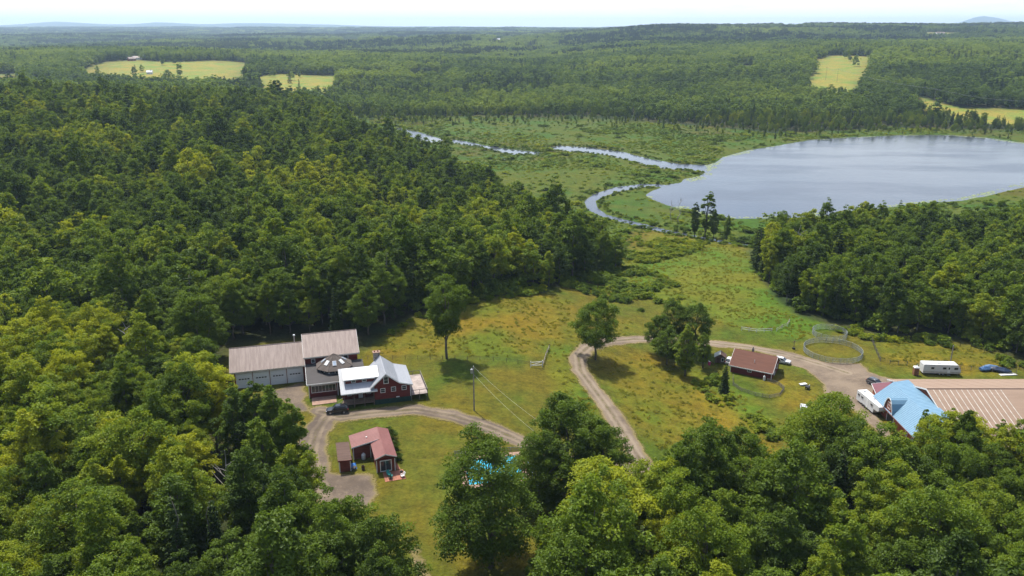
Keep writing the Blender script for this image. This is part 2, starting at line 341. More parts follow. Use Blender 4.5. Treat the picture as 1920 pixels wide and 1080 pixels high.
def gravel(name, a, b, cc):
    t = NT(name); p = t.pos(); e = t.attr('edge').outputs['Fac']
    n1 = t.ramp(t.noise(p, .16, 5, .6), .36, .64); n2 = t.noise(p, 1.6, 5, .65)
    c = t.mixc(n1, a, b); c = t.mixc(t.math('MULTIPLY', t.ramp(n2, .5, .72), .55), c, cc)
    wv = t.noise(t.scale(p, (1, 1, 1)), 5.0, 3)
    c = t.mixc(.45, c, t.mixc(wv, tuple(q * .6 for q in a), tuple(q * 1.3 for q in b)))
    md = t.math('ADD', t.attr('mid').outputs['Fac'], t.math('MULTIPLY', t.math('SUBTRACT', t.noise(p, .3, 3), .5), .9))
    rut = t.math('MULTIPLY', t.ramp(t.math('ABSOLUTE', t.math('SUBTRACT', md, .85)), .55, .15), .42)
    c = t.mixc(t.math('MULTIPLY', t.ramp(md, .45, .1), t.ramp(n2, .35, .65)), c, (.095, .085, .030)); c = t.mixc(rut, c, tuple(q * .9 for q in cc)); c = t.mixc(t.math('MULTIPLY', t.ramp(t.noise(p, .09, 4, .65), .52, .66), .5), c, tuple(q * .8 for q in a))
    c = t.mixc(t.math('MULTIPLY', t.ramp(t.math('ADD', e, t.math('MULTIPLY', n2, 1.0)), 1.5, .6), .75), c, (.17, .14, .04))
    b_ = t.n('ShaderNodeBsdfPrincipled'); t.set(b_.inputs['Base Color'], c); b_.inputs['Roughness'].default_value = .95; b_.inputs['Specular IOR Level'].default_value = .1
    t.set(b_.inputs['Normal'], t.bump(n2, .4, .1))
    t.set(b_.inputs['Alpha'], t.ramp(t.math('ADD', e, t.math('MULTIPLY', t.math('SUBTRACT', n2, .5), 1.6)), -.35, .45))
    t.t.links.new(b_.outputs[0], t.out.inputs[0]); return t.m
M_GRAVEL = gravel('dusty gravel', (.090, .068, .052), (.20, .155, .112), (.30, .245, .175))
M_GRAVEL2 = gravel('grey gravel', (.075, .058, .047), (.155, .120, .090), (.27, .215, .145))
road_sheet('gravel_road', M_GRAVEL, [([(1330,1100),(1270,985),(1225,905),(1195,855),(1172,815),(1145,772),(1112,728),(1088,695),(1084,668),(1104,650),(1140,641),(1190,636),(1250,637),(1330,643),(1400,651),(1470,664),(1540,684),(1590,700)], 2.6)],
           [[(1440,656),(1500,669),(1540,680),(1615,681),(1630,697),(1655,707),(1690,714),(1660,735),(1640,760),(1660,800),(1700,838),(1672,838),(1632,800),(1600,768),(1545,757),(1540,723),(1530,708),(1511,694),(1480,684)]])
road_sheet('gravel_driveway', M_GRAVEL2, [([(600,772),(640,783),(690,776),(780,768),(850,780),(920,803),(1000,838),(1090,872),(1205,880)], 2.6), ([(612,782),(592,812),(584,850),(592,890),(612,925)], 3.0), ([(806,1110),(790,1062),(777,1036)], .9)],
           [[(500,736),(568,716),(575,740),(570,752),(585,772),(560,775),(540,760),(515,745)], [(575,870),(640,888),(700,890),(708,925),(690,950),(640,962),(600,965),(585,925)]], lift=.05)
road_sheet('farm_track', M_GRAVEL, [([(460,40+205),(420,228)], 2.0)], lift=.05) if False else None

# ------------------------------------------------------------------ trees
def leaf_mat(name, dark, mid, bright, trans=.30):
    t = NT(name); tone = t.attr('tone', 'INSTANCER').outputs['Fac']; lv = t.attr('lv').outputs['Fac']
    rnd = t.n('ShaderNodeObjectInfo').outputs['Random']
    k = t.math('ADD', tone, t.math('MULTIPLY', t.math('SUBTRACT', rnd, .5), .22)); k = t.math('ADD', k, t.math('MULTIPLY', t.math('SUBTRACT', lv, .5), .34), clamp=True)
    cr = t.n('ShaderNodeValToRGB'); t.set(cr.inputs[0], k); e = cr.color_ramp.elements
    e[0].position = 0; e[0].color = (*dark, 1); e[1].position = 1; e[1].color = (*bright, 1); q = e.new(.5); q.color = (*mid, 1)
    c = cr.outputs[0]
    d = t.n('ShaderNodeBsdfDiffuse'); t.set(d.inputs[0], c)
    tr = t.n('ShaderNodeBsdfTranslucent'); t.set(tr.inputs[0], t.mixc(1.0, c, (1.25, 1.15, .55), 'MULTIPLY'))
    gl = t.n('ShaderNodeBsdfGlossy'); gl.inputs['Roughness'].default_value = .5; gl.inputs[0].default_value = (.9, 1, .9, 1)
    m1 = t.n('ShaderNodeMixShader'); m1.inputs[0].default_value = trans; t.t.links.new(d.outputs[0], m1.inputs[1]); t.t.links.new(tr.outputs[0], m1.inputs[2])
    m2 = t.n('ShaderNodeMixShader'); m2.inputs[0].default_value = .012; t.t.links.new(m1.outputs[0], m2.inputs[1]); t.t.links.new(gl.outputs[0], m2.inputs[2])
    t.t.links.new(m2.outputs[0], t.out.inputs[0]); return t.m
M_LEAF = leaf_mat('broad leaves', (.042, .075, .006), (.118, .182, .008), (.31, .335, .010), .44)
M_LEAFFAR = leaf_mat('far leaves', (.042, .074, .012), (.110, .172, .020), (.215, .28, .030), .44)
M_NEEDLE = leaf_mat('needles', (.020, .038, .007), (.044, .072, .009), (.10, .130, .012), .18)
M_WEED = leaf_mat('weeds', (.14, .165, .013), (.19, .20, .014), (.24, .22, .017), .55)
t = NT('bark'); f = t.noise(t.scale(t.obj(), (3, 3, .6)), 2.5, 5); M_BARK = t.bsdf(t.mixc(f, (.05, .042, .032), (.20, .175, .145)), .95, normal=t.bump(f, .6, .05), spec=.1)
t = NT('bleached wood'); f = t.noise(t.obj(), 3, 4); M_DEAD = t.bsdf(t.mixc(f, (.22, .20, .18), (.42, .39, .35)), .9, spec=.1)

def leaf_quads(c, n, size, rg, lv):
    """one bent leaf spray for each centre c facing n"""
    N = len(c); r = rg.normal(size=(N, 3)); u = np.cross(n, r); u /= np.linalg.norm(u, axis=1, keepdims=True) + 1e-9; w = np.cross(n, u)
    s = (size * rg.uniform(.65, 1.35, N))[:, None]
    V = np.stack([c + u * s * .62 - n * s * .16, c + w * s * .40, c - u * s * .62 - n * s * .16, c - w * s * .40], 1).reshape(-1, 3)
    return V, np.arange(4 * N).reshape(N, 4), np.repeat(lv, 4)
def shell(H, base, rad, kind, rg, nb):
    """clump centres and radii that fill a crown"""
    cs, rs = [], []; ch = H - base; seedph = rg.uniform(0, 6.28); off = rg.normal(size=2) * rad * .12; size_k = (150 / max(nb, 12)) ** .33
    while len(cs) < nb:
        f = rg.uniform(.02, 1.0)
        if kind == 'round': prof = math.sin(math.pi * min(.06 + .90 * f ** .85, 1)) ** .62
        elif kind == 'oval': prof = math.sin(math.pi * (.08 + .88 * f)) ** .8 * .82
        elif kind == 'vase': prof = (.30 + .75 * f ** .7) * (1 if f < .72 else math.sqrt(max(0, 1 - ((f - .72) / .30) ** 2)))
        else: prof = 1 - f * .9
        a = rg.uniform(0, 2 * math.pi); lead = (1 + .16 * math.sin(2 * a + seedph) + .13 * math.sin(3 * a + 2 * seedph) + .10 * math.sin(7 * a + 9 * f + seedph))
        q = prof * rad * math.sqrt(rg.uniform(.12, 1.0)) * lead
        cs.append((q * math.cos(a) + off[0] * f, q * math.sin(a) + off[1] * f, base + f * ch * (.90 + .10 * math.sin(2 * a + 3 * seedph)))); rs.append(rad * rg.uniform(.09, .21) * (1 if f < .8 else .85) * size_k)
    return np.array(cs), np.array(rs)
def broad(seed, H, base, rad, kind, nb, nl, size, droop=0.0):
    rg = np.random.default_rng(seed); cs, rs = shell(H, base, rad, kind, rg, nb)
    p = rs ** 2 / (rs ** 2).sum(); b = rg.choice(nb, nl, p=p)
    d = rg.normal(size=(nl, 3)); d /= np.linalg.norm(d, axis=1, keepdims=True)
    low = d[:, 2] < -.25; d[low, 2] *= -1                       # sprays sit on the upper sides of a clump
    c = cs[b] + d * rs[b][:, None] * np.array([1.1, 1.1, .95]) * (.95 + rg.normal(size=nl) * .22)[:, None]
    n = d * .55 + rg.normal(size=(nl, 3)) * .50 + np.array([0, 0, .55]); n /= np.linalg.norm(n, axis=1, keepdims=True)
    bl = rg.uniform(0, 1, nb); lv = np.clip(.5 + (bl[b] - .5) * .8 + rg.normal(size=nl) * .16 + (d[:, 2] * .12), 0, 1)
    V, Q, L = leaf_quads(c, n, size, rg, lv)
    return V, Q, L, cs
def limb(mb, p, q, r0, r1, seed, n=6, seg=4, wob=.05):
    rr = random.Random(seed); p, q = Vector(p), Vector(q); L = (q - p).length; pts = []
    for i in range(seg + 1):
        f = i / seg; w = p.lerp(q, f) + Vector((rr.uniform(-1, 1), rr.uniform(-1, 1), rr.uniform(-.4, .8))) * L * wob * (1 if 0 < i < seg else 0); pts.append((w, r0 + (r1 - r0) * f))
    rings = []
    for i, (w, r) in enumerate(pts):
        d = (pts[min(i + 1, seg)][0] - pts[max(i - 1, 0)][0]).normalized(); u = d.orthogonal().normalized(); v = d.cross(u)
        rings.append([w + (u * math.cos(2 * math.pi * k / n) + v * math.sin(2 * math.pi * k / n)) * r for k in range(n)])
    mb.loft(rings)
def trunk_mb(seed, H, base, rad, cs, r0, nlimb):
    rr = random.Random(seed); mb = MB(); top = Vector((rr.uniform(-.4, .4), rr.uniform(-.4, .4), H * .82))
    limb(mb, (0, 0, -.4), top, r0, r0 * .18, seed, 8, 7, .012)
    order = list(range(len(cs))); rr.shuffle(order)
    for i in order[:nlimb]:
        c = Vector(cs[i]); z = max(base * .75, c.z - rr.uniform(.25, .5) * (H - base)); z = min(z, H * .75)
        limb(mb, Vector((top.x * z / H, top.y * z / H, z)), c, r0 * (1 - z / H) * .55 + .02, .025, seed + i, 5, 3)
    return mb
def conifer(seed, H, rad, nl, size, gap=.9, droop=.25):
    rg = np.random.default_rng(seed); C, Nn, L = [], [], []; levels = np.arange(H * .10, H * .985, gap); wts = np.array([max(.05, 1 - z / H) for z in levels]); wts /= wts.sum()
    for z, w in zip(levels, wts):
        rr = rad * (1 - z / H) ** .8 * rg.uniform(.75, 1.12) + .18; k = max(5, int(6 + 5 * (1 - z / H))); m = max(3, int(nl * w / k))
        for j in range(k):
            a = 2 * math.pi * (j + rg.uniform(-.3, .3)) / k; l = rr * rg.uniform(.7, 1.1); f = np.sqrt(rg.uniform(.02, 1, m)); s = rg.normal(size=m) * .16 * l * (1.2 - f)
            C.append(np.stack([np.cos(a) * f * l - np.sin(a) * s, np.sin(a) * f * l + np.cos(a) * s, z - droop * f * l + rg.normal(size=m) * .09 + .1 * f ** 3 * l], -1))
            nn = rg.normal(size=(m, 3)) * .35 + np.array([.35 * np.cos(a), .35 * np.sin(a), 1.0]); Nn.append(nn / np.linalg.norm(nn, axis=1, keepdims=True))
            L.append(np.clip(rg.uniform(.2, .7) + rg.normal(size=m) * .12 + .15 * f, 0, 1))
    return leaf_quads(np.concatenate(C), np.concatenate(Nn), size, rg, np.concatenate(L))
def crown_mesh(name, V, Q, L, mat):
    m = newmesh(name, V, Q, attrs={'lv': ('FLOAT', L)}, mats=[mat]); m.shade_flat(); return m
def joined(name, V, Q, L, mb, mats):
    tv = np.array(mb.v).reshape(-1, 3) if mb else np.zeros((0, 3)); tq = [f for f in mb.f if len(f) == 4] if mb else []
    V2 = np.concatenate([V, tv]); Q2 = np.concatenate([Q, np.array(tq, int).reshape(-1, 4) + len(V)]); L2 = np.concatenate([L, np.full(len(tv), .5)])
    m = newmesh(name, V2, Q2, attrs={'lv': ('FLOAT', L2)}, mats=mats, midx=[0] * len(Q) + [1] * len(tq)); m.shade_flat(); return m

NEAR = []      # (crown mesh, trunk mesh, height, kind)
SPEC = [('round', 15, 3.2, 4.4, 170), ('round', 16.5, 4.0, 4.9, 200), ('oval', 18, 3.5, 3.9, 170), ('vase', 16.5, 4.0, 4.8, 180), ('oval', 19.5, 4.5, 4.1, 190), ('round', 14, 2.8, 4.7, 180), ('vase', 18, 5.0, 4.3, 160), ('oval', 16, 2.6, 3.4, 140)]
for i, (kind, H, base, rad, nb) in enumerate(SPEC):
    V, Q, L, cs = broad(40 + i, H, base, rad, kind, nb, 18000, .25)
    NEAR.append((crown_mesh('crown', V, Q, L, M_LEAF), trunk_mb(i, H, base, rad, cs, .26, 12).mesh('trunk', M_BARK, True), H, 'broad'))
for i, (H, rad) in enumerate([(17, 3.0), (14, 2.6), (19, 3.6)]):
    V, Q, L = conifer(70 + i, H, rad, 12000, .27); mb = MB(); limb(mb, (0, 0, -.4), (0, 0, H * .97), .24, .03, i, 7, 6)
    NEAR.append((crown_mesh('crown', V, Q, L, M_NEEDLE), mb.mesh('trunk', M_BARK, True), H, 'pine'))

def proto(name, me): return bpy.data.objects.new(name, me)       # a source for scattered copies; itself not in the scene
MID, FAR, CLUMP, MASSIF = [], [], [], []
for i, (kind, H, base, rad, nb) in enumerate(SPEC[:6]):
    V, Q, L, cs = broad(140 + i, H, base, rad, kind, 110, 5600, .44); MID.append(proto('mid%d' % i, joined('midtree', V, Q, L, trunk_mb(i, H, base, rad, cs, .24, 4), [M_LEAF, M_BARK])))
for i, (H, rad) in enumerate([(18, 2.9), (15, 2.5)]):
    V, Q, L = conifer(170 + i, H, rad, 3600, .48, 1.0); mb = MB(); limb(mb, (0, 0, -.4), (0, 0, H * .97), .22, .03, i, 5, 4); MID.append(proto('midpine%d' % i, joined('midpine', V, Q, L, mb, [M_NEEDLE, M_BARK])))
for i, (kind, H, base, rad, nb) in enumerate(SPEC[:4]):
    V, Q, L, cs = broad(240 + i, H, base * .5, rad * 1.12, kind, 40, 520, 1.35); FAR.append(proto('far%d' % i, crown_mesh('fartree', V, Q, L, M_LEAFFAR)))
for i, (H, rad) in enumerate([(19, 3.2), (16, 2.8)]):
    V, Q, L = conifer(270 + i, H, rad, 360, 1.5, 1.6); FAR.append(proto('farpine%d' % i, crown_mesh('farpine', V, Q, L, M_NEEDLE)))
def clump(seed, span, n, nl, size, mat, hh=15):
    rg = np.random.default_rng(seed); Vs, Ls = [], []
    for j in range(n):
        o = np.array([rg.uniform(-span, span), rg.uniform(-span, span), 0]); H = hh * rg.uniform(.75, 1.2); rad = hh * rg.uniform(.24, .36)
        if mat is M_NEEDLE: V, Q, L = conifer(seed * 50 + j, H * 1.15, rad * .75, nl, size, H / 7)
        else: V, Q, L, _ = broad(seed * 50 + j, H, 1.0, rad, ['round', 'oval'][j % 2], 12, nl, size)
        Vs.append(V + o); Ls.append(np.clip(L + rg.uniform(-.3, .3), 0, 1))
    V = np.concatenate(Vs); return crown_mesh('treeclump', V, np.arange(len(V)).reshape(-1, 4), np.concatenate(Ls), mat)
for i in range(4): CLUMP.append(proto('clump%d' % i, clump(300 + i, 11, 7, 80, 3.0, M_LEAFFAR if i < 3 else M_NEEDLE)))
for i in range(3): MASSIF.append(proto('massif%d' % i, clump(400 + i, 42, 44, 22, 7.5, M_LEAFFAR if i < 2 else M_NEEDLE)))

def scatter(name, label, protos, x, y, z, pid, scl, tone, rot=None, cat=None, kind='stuff', squash=None):
    """copies of the sources on many points, as one object"""
    n = len(x); rot = rng.uniform(0, 6.283, n) if rot is None else rot
    me = newmesh(name, np.stack([x, y, z], -1), attrs={'rz': ('FLOAT', rot), 'scl': ('FLOAT', scl), 'pid': ('INT', pid), 'tone': ('FLOAT', tone), 'sq': ('FLOAT', np.ones(n) if squash is None else squash)})
    o = link(name, me); tag(o, label, cat, None, kind)
    ng = bpy.data.node_groups.new(name, 'GeometryNodeTree'); ng.interface.new_socket('Geometry', in_out='INPUT', socket_type='NodeSocketGeometry'); ng.interface.new_socket('Geometry', in_out='OUTPUT', socket_type='NodeSocketGeometry')
    N, Lk = ng.nodes, ng.links; gi, go = N.new('NodeGroupInput'), N.new('NodeGroupOutput'); jn = N.new('GeometryNodeJoinGeometry')
    def na(nm, ty): q = N.new('GeometryNodeInputNamedAttribute'); q.data_type = ty; q.inputs[0].default_value = nm; return q.outputs[0]
    cx = N.new('ShaderNodeCombineXYZ'); Lk.new(na('rz', 'FLOAT'), cx.inputs[2]); e2r = N.new('FunctionNodeEulerToRotation'); Lk.new(cx.outputs[0], e2r.inputs[0])
    s = na('scl', 'FLOAT'); mq = N.new('ShaderNodeMath'); mq.operation = 'MULTIPLY'; Lk.new(s, mq.inputs[0]); Lk.new(na('sq', 'FLOAT'), mq.inputs[1])
    cs = N.new('ShaderNodeCombineXYZ'); Lk.new(mq.outputs[0], cs.inputs[0]); Lk.new(mq.outputs[0], cs.inputs[1]); Lk.new(s, cs.inputs[2])
    pi_ = na('pid', 'INT')
    for k, p in enumerate(protos):
        oi = N.new('GeometryNodeObjectInfo'); oi.inputs[0].default_value = p; oi.inputs['As Instance'].default_value = False
        cmp = N.new('FunctionNodeCompare'); cmp.data_type = 'INT'; cmp.operation = 'EQUAL'; Lk.new(pi_, cmp.inputs[2]); cmp.inputs[3].default_value = k
        ip = N.new('GeometryNodeInstanceOnPoints'); Lk.new(gi.outputs[0], ip.inputs['Points']); Lk.new(cmp.outputs[0], ip.inputs['Selection']); Lk.new(oi.outputs['Geometry'], ip.inputs['Instance'])
        Lk.new(e2r.outputs[0], ip.inputs['Rotation']); Lk.new(cs.outputs[0], ip.inputs['Scale']); Lk.new(ip.outputs[0], jn.inputs[0])
    Lk.new(jn.outputs[0], go.inputs[0]); md = o.modifiers.new('scatter', 'NODES'); md.node_group = ng
    return o

def jgrid(x0, x1, y0, y1, s, seed, j=.85):
    rg = np.random.default_rng(seed); X, Y = np.meshgrid(np.arange(x0, x1, s), np.arange(y0, y1, s)); X = X + (np.arange(X.shape[0]) % 2)[:, None] * s * .5
    return (X + rg.uniform(-.5, .5, X.shape) * s * j).ravel(), (Y + rg.uniform(-.5, .5, Y.shape) * s * j).ravel()
LEFT_WOOD = [(-2500,1600),(-2500,150),(560,208),(742,290),(870,355),(930,380),(1000,415),(1090,470),(1150,492),(1172,505),(1150,512),(1090,528),(1040,536),(960,547),(880,562),(780,588),(715,612),(690,632),(560,628),(430,640),(405,690),(412,755),(440,795),(510,865),(570,905),(585,925),(592,960),(640,990),(700,1045),(750,1100),(770,1600)]
FRONT_WOOD = [(1000,1600),(1010,1130),(1060,1040),(1110,1000),(1250,1000),(1330,965),(1440,960),(1560,945),(1660,930),(1740,900),(1920,885),(2500,885),(3200,1600)]
LAKE_WOOD = [(1412,500),(1440,470),(1560,450),(1640,440),(1720,440),(1800,452),(1920,443),(2900,430),(2900,800),(1990,705),(1920,672),(1860,648),(1760,626),(1660,624),(1570,606),(1495,584),(1445,540)]
FAR_EDGE_X = [-3000, 600, 740, 1000, 1100, 1340, 1450, 1520, 1700, 1920, 3000]; FAR_EDGE_Y = [206, 210, 218, 214, 214, 232, 244, 244, 236, 242, 242]
def tone_at(x, y, seed=0):
    return .40 + (vnoise(x, y, 70, 21) - .5) * .50 + (vnoise(x, y, 18, 22) - .5) * .55
trees = []     # x, y, z, scale, tone, pid(near), zone
FIXED = []     # single trees placed by hand: keep scattered ones off them

HOUSE_O, HOUSE_A = (-62.61, 165.26), math.radians(15.5)
def HL(x, y):
    c, s = math.cos(HOUSE_A), math.sin(HOUSE_A); return (HOUSE_O[0] + x * c - y * s, HOUSE_O[1] + x * s + y * c)
KEEP = [[HL(-3, -3), HL(29, -3), HL(30, 15), HL(-3, 15)]]
# -------- single trees the photograph shows on their own
def own_proto(seed, H, base, rad, kind, nb, nl, r0, nlimb=16, size=.27):
    V, Q, L, cs = broad(seed, H, base, rad, kind, nb, nl, size)
    return (crown_mesh('crown', V, Q, L, M_LEAF), trunk_mb(seed, H, base, rad, cs, r0, nlimb).mesh('trunk', M_BARK, True), H, 'broad')
T_LAWN = own_proto(501, 21, 6.4, 6.2, 'vase', 230, 26000, .34); T_BEND = own_proto(512, 16.0, 4.4, 6.4, 'round', 230, 23000, .32)
T_OAK = own_proto(503, 21.5, 3.6, 8.3, 'round', 270, 36000, .5, 26, .29); T_DOME = own_proto(504, 17.5, 3.0, 8.6, 'round', 330, 40000, .5, 26, .29)
T_WIDE = own_proto(505, 18.5, 2.6, 6.6, 'round', 250, 30000, .42, 20, .28); T_POPLAR = own_proto(506, 21, 2.5, 3.9, 'oval', 190, 21000, .28, 16, .26)
T_SLIM = own_proto(507, 16, 2.0, 1.9, 'oval', 70, 5200, .16, 14, .26)
tree_no = [0]
def put_tree(p, x, y, scl, tone, label, group=None, name=None, z=None, rz=None, sq=1.0, cat='tree'):
    z = zl(x, y) if z is None else z; rz = R.uniform(0, 6.28) if rz is None else rz
    nm = name or ('pine_tree' if p[3] == 'pine' else 'broadleaf_tree')
    o = link(nm, None, None, (x, y, z), rz, (scl * sq, scl * sq, scl)); tag(o, label, cat, group)
    a = link('trunk', p[1], o); b = link('crown', p[0], o); b['tone'] = float(tone); a['tone'] = .5
    FIXED.append((x, y, p[2] * scl * .26)); return o
def put_px(p, px, py, scl, tone, label, **kw):
    x, y, z = GT(px, py); return put_tree(p, x, y, scl, tone, label, z=z, **kw)
put_px(T_LAWN, 838, 673, 1.0, .22, 'tall round-headed dark green tree on a bare trunk at the edge of the lawn')
put_px(T_BEND, 1116, 675, 1.0, .44, 'round green tree on a short trunk inside the bend of the gravel road')
put_px(T_OAK, 920, 1064, 1.0, .22, 'big dark spreading tree standing in front of the turquoise swimming pool')
put_px(T_WIDE, 1062, 925, 1.02, .30, 'wide dark green tree between the driveway and the gravel road', sq=1.08)
put_px(T_WIDE, 1010, 962, .80, .24, 'dark low tree between the swimming pool and the wide tree')
put_px(T_WIDE, 1128, 945, .86, .34, 'dark green tree close beside the gravel road below the bend')
put_px(T_DOME, 1548, 915, 1.05, .40, 'broad olive green dome-shaped tree beside the white horse trailer')
put_px(T_WIDE, 1318, 962, .98, .30, 'dark round tree at the lower edge of the dry meadow beside the road')
put_px(T_WIDE, 1392, 968, .93, .32, 'dark round tree next to the dome-shaped tree at the meadow edge')
for i, (a, b, s, tn, lb) in enumerate([(452, 905, .92, .26, 'dark poplar nearest the garage doors in the row hiding the driveway'), (492, 918, .98, .22, 'tallest dark poplar in the row beside the driveway loop'), (528, 925, .98, .24, 'dark poplar beside the driveway opposite the brown shed'), (556, 940, .92, .26, 'dark poplar leaning over the grey gravel parking patch'), (505, 965, .86, .36, 'mid green poplar behind the driveway row of poplars')]):
    put_px(T_POPLAR, a, b, s, tn, lb, sq=1.15)
put_px(NEAR[5], 222, 925, 1.1, 1.0, 'yellow-leaved tree standing out in the wood below the long garage', sq=1.05)
put_px(NEAR[0], 8, 1010, 1.05, .97, 'yellow-green tree at the very edge of the frame in the near wood')
put_px(NEAR[1], 1802, 918, .95, .86, 'bright yellow-green tree directly in front of the blue-roofed barn', sq=1.15)
put_px(NEAR[0], 1868, 925, .95, .76, 'bright green tree in front of the tan arena roof', sq=1.1)
put_px(T_SLIM, 1722, 900, 1.02, .40, 'slender open poplar rising before the blue barn roof')
put_px(T_SLIM, 1762, 893, .98, .42, 'slender poplar rising where the blue roof meets the tan arena roof')
put_px(T_SLIM, 1850, 905, .92, .46, 'slender poplar poking up before the tan arena roof')
put_px(NEAR[1], 1135, 1062, 1.1, .74, 'bright green wide tree in front of the gravel road', sq=1.3)
put_px(NEAR[5], 1234, 663, .80, .30, 'dark leafy tree at the road side of the clump near the cottage')
put_px(NEAR[1], 1262, 656, .88, .26, 'dark green tree in the middle of the clump near the cottage')
put_px(NEAR[1], 1300, 664, .92, .28, 'tallest dark tree of the clump between road and cottage', sq=1.1)
put_px(NEAR[0], 1250, 684, .72, .34, 'low bushy tree in front of the clump beside the dry meadow', sq=1.15)
put_px(T_POPLAR, 1284, 706, .66, .50, 'pale green birch in front of the clump near the cottage', sq=1.25)
put_px(NEAR[7], 1318, 690, .62, .46, 'small light green tree beside the cottage playhouse', sq=1.2)
put_px(T_WIDE, 660, 1098, .82, .40, 'mid green tree at the bottom of the view beside the grassy slope')
put_px(T_WIDE, 722, 1150, .86, .30, 'dark tree at the bottom of the view next to the grass track')
put_px(NEAR[9], 1357, 738, .57, .25, 'small dark spruce in front of the red cottage', sq=1.12)
put_px(T_SLIM, 1322, 441, 1.30, .32, 'tall thin tree standing on the lake shore beside the brook', sq=1.5)
put_px(T_POPLAR, 1302, 443, .72, .20, 'dark bushy tree at the foot of the tall shore tree')
put_px(T_POPLAR, 1338, 446, .60, .26, 'small dark tree on the lake side of the brook mouth')
put_px(T_POPLAR, 1362, 449, .52, .42, 'light green small tree between brook and lake')
put_px(NEAR[0], 1466, 458, .95, .30, 'round tree alone against the lake at the corner of the wood')
def dead_tree(px, py, H, label, seed):
    x, y, z = GT(px, py); o = thing('dead_tree', label, 'dead tree', (x, y, z), R.uniform(0, 6)); mb = MB(); rr = random.Random(seed)
    limb(mb, (0, 0, -.3), (.3, .2, H), .20, .04, seed, 6, 6); mb.build('trunk', M_DEAD, o)
    for k in range(9):
        f = rr.uniform(.35, .9); a = rr.uniform(0, 6.28); l = H * .34 * (1.15 - f); m = MB()
        limb(m, (.3 * f, .2 * f, H * f), (.3 * f + l * math.cos(a), .2 * f + l * math.sin(a), H * f + l * rr.uniform(.5, 1.1)), .09, .02, seed + k, 5, 3)
        m.build('branch', M_DEAD, o)
    FIXED.append((x, y, 2.5))
dead_tree(1258, 412, 10, 'bare grey dead tree on the spit, left one of two by the lake', 3); dead_tree(1272, 416, 12, 'bare grey dead tree on the spit nearest the tall shore tree', 4)
dead_tree(1492, 505, 17, 'bleached dead tree sticking out of the wood below the lake', 6)

dead_tree(433, 975, 13, 'bare grey tree among the near wood beside the dark poplars', 11); dead_tree(1905, 1075, 14, 'bare grey tree in the front wood below the tan arena roof', 12); dead_tree(250, 720, 15, 'bare grey tree in the near wood beyond the yellow tree', 13)
# -------- the woods
def hidden_by_keep(x, y):
    k = np.zeros(x.shape, bool)
    for p in KEEP: k |= sdf(p, x, y) < 1.5
    for (a, b, r) in FIXED: k |= np.hypot(x - a, y - b) < r + 1.0
    return k
x, y = jgrid(-330, 330, 34, 330, 5.7, 1); z = land(x, y, False); px, py = PX(x, y, z)
iw = inpoly(LEFT_WOOD, px, py); ifr = inpoly(FRONT_WOOD, px, py); il = inpoly(LAKE_WOOD, px, py)
ok = (iw | ifr | il) & ~hidden_by_keep(x, y) & (np.abs(x) < .92 * y + 40)
x, y, z, px, py, iw, ifr, il = [q[ok] for q in (x, y, z, px, py, iw, ifr, il)]
n = len(x); tone = tone_at(x, y) + rng.normal(size=n) * .15
tone += np.where(ifr, .06, 0) + np.where(iw & (py > 700), .05, 0) - np.where(iw & (py < 640), .10, 0) - np.where(il, .10, 0)
tone = np.clip(tone, .02, .95)
scl = np.clip(rng.normal(.93, .16, n), .60, 1.25) * np.where(rng.uniform(size=n) < .10, 1.28, 1) * np.where(il, .95, 1); scl = np.where(il, np.minimum(scl, 1.04), scl); sq = rng.uniform(.92, 1.12, n)
conif = (rng.uniform(size=n) < .06 + .16 * (vnoise(x, y, 40, 31) > .66))
pid = np.where(conif, 8 + rng.integers(0, 3, n), rng.integers(0, 8, n))
VIEWS = [[(428,600),(640,600),(640,1000),(606,960),(602,800),(585,745),(545,726),(428,738)], [(600,780),(830,780),(830,900),(880,960),(905,1090),(775,1090),(770,960),(720,960),(610,960)], [(980,700),(1040,725),(1150,740),(1225,860),(1160,860),(1180,840)], [(1225,700),(1300,700),(1480,745),(1460,800),(1420,800),(1260,780)], [(1590,700),(1920,690),(1920,745),(1765,748),(1740,775),(1712,822),(1660,820),(1600,740)]]
blocked = np.zeros(n, bool)
for hx, hz in ((0, 15.5), (-3.4, 11), (3.4, 11), (-4, 7.5), (4, 7.5), (-2, 14), (2, 14)):
    vx, vy = PX(x + hx * scl, y, z + hz * scl)
    for p in VIEWS: blocked |= inpoly(p, vx, vy)
k = ~blocked; x, y, z, px, py, iw, ifr, il, tone, scl, sq, conif, pid = [q[k] for q in (x, y, z, px, py, iw, ifr, il, tone, scl, sq, conif, pid)]; n = len(x)
tpx, tpy = PX(x, y, z + 14 * scl)
seen = (tpx > -30) & (tpx < 1950) & (tpy < 1100)
rank = np.argsort(np.where(seen, np.hypot(x, y), 1e9)); single = np.zeros(n, bool); single[rank[:262]] = True; single &= seen
TONE_W = ['dark green', 'mid green', 'bright yellow-green']
ORD = ['first', 'second', 'third', 'fourth', 'fifth', 'sixth', 'seventh', 'eighth', 'ninth', 'tenth', 'eleventh', 'twelfth', 'thirteenth', 'fourteenth', 'fifteenth', 'sixteenth', 'seventeenth', 'eighteenth', 'nineteenth', 'twentieth']
def ordn(i): return ORD[i] if i < 20 else '%d%s' % (i + 1, {1: 'st', 2: 'nd', 3: 'rd'}.get((i + 1) % 10, 'th'))
ROWS = {}
for i in np.where(single)[0]:
    zone = ('front wood', 'the gravel road', 1) if ifr[i] else ('lakeside wood', 'the brook', 1) if il[i] else ('wood behind the garage', 'the lawn', -1) if py[i] < 700 else ('near wood', 'the driveway', -1)
    ROWS.setdefault((zone, int(np.hypot(x[i], y[i]) // 9)), []).append(i)
seen_rows = {}
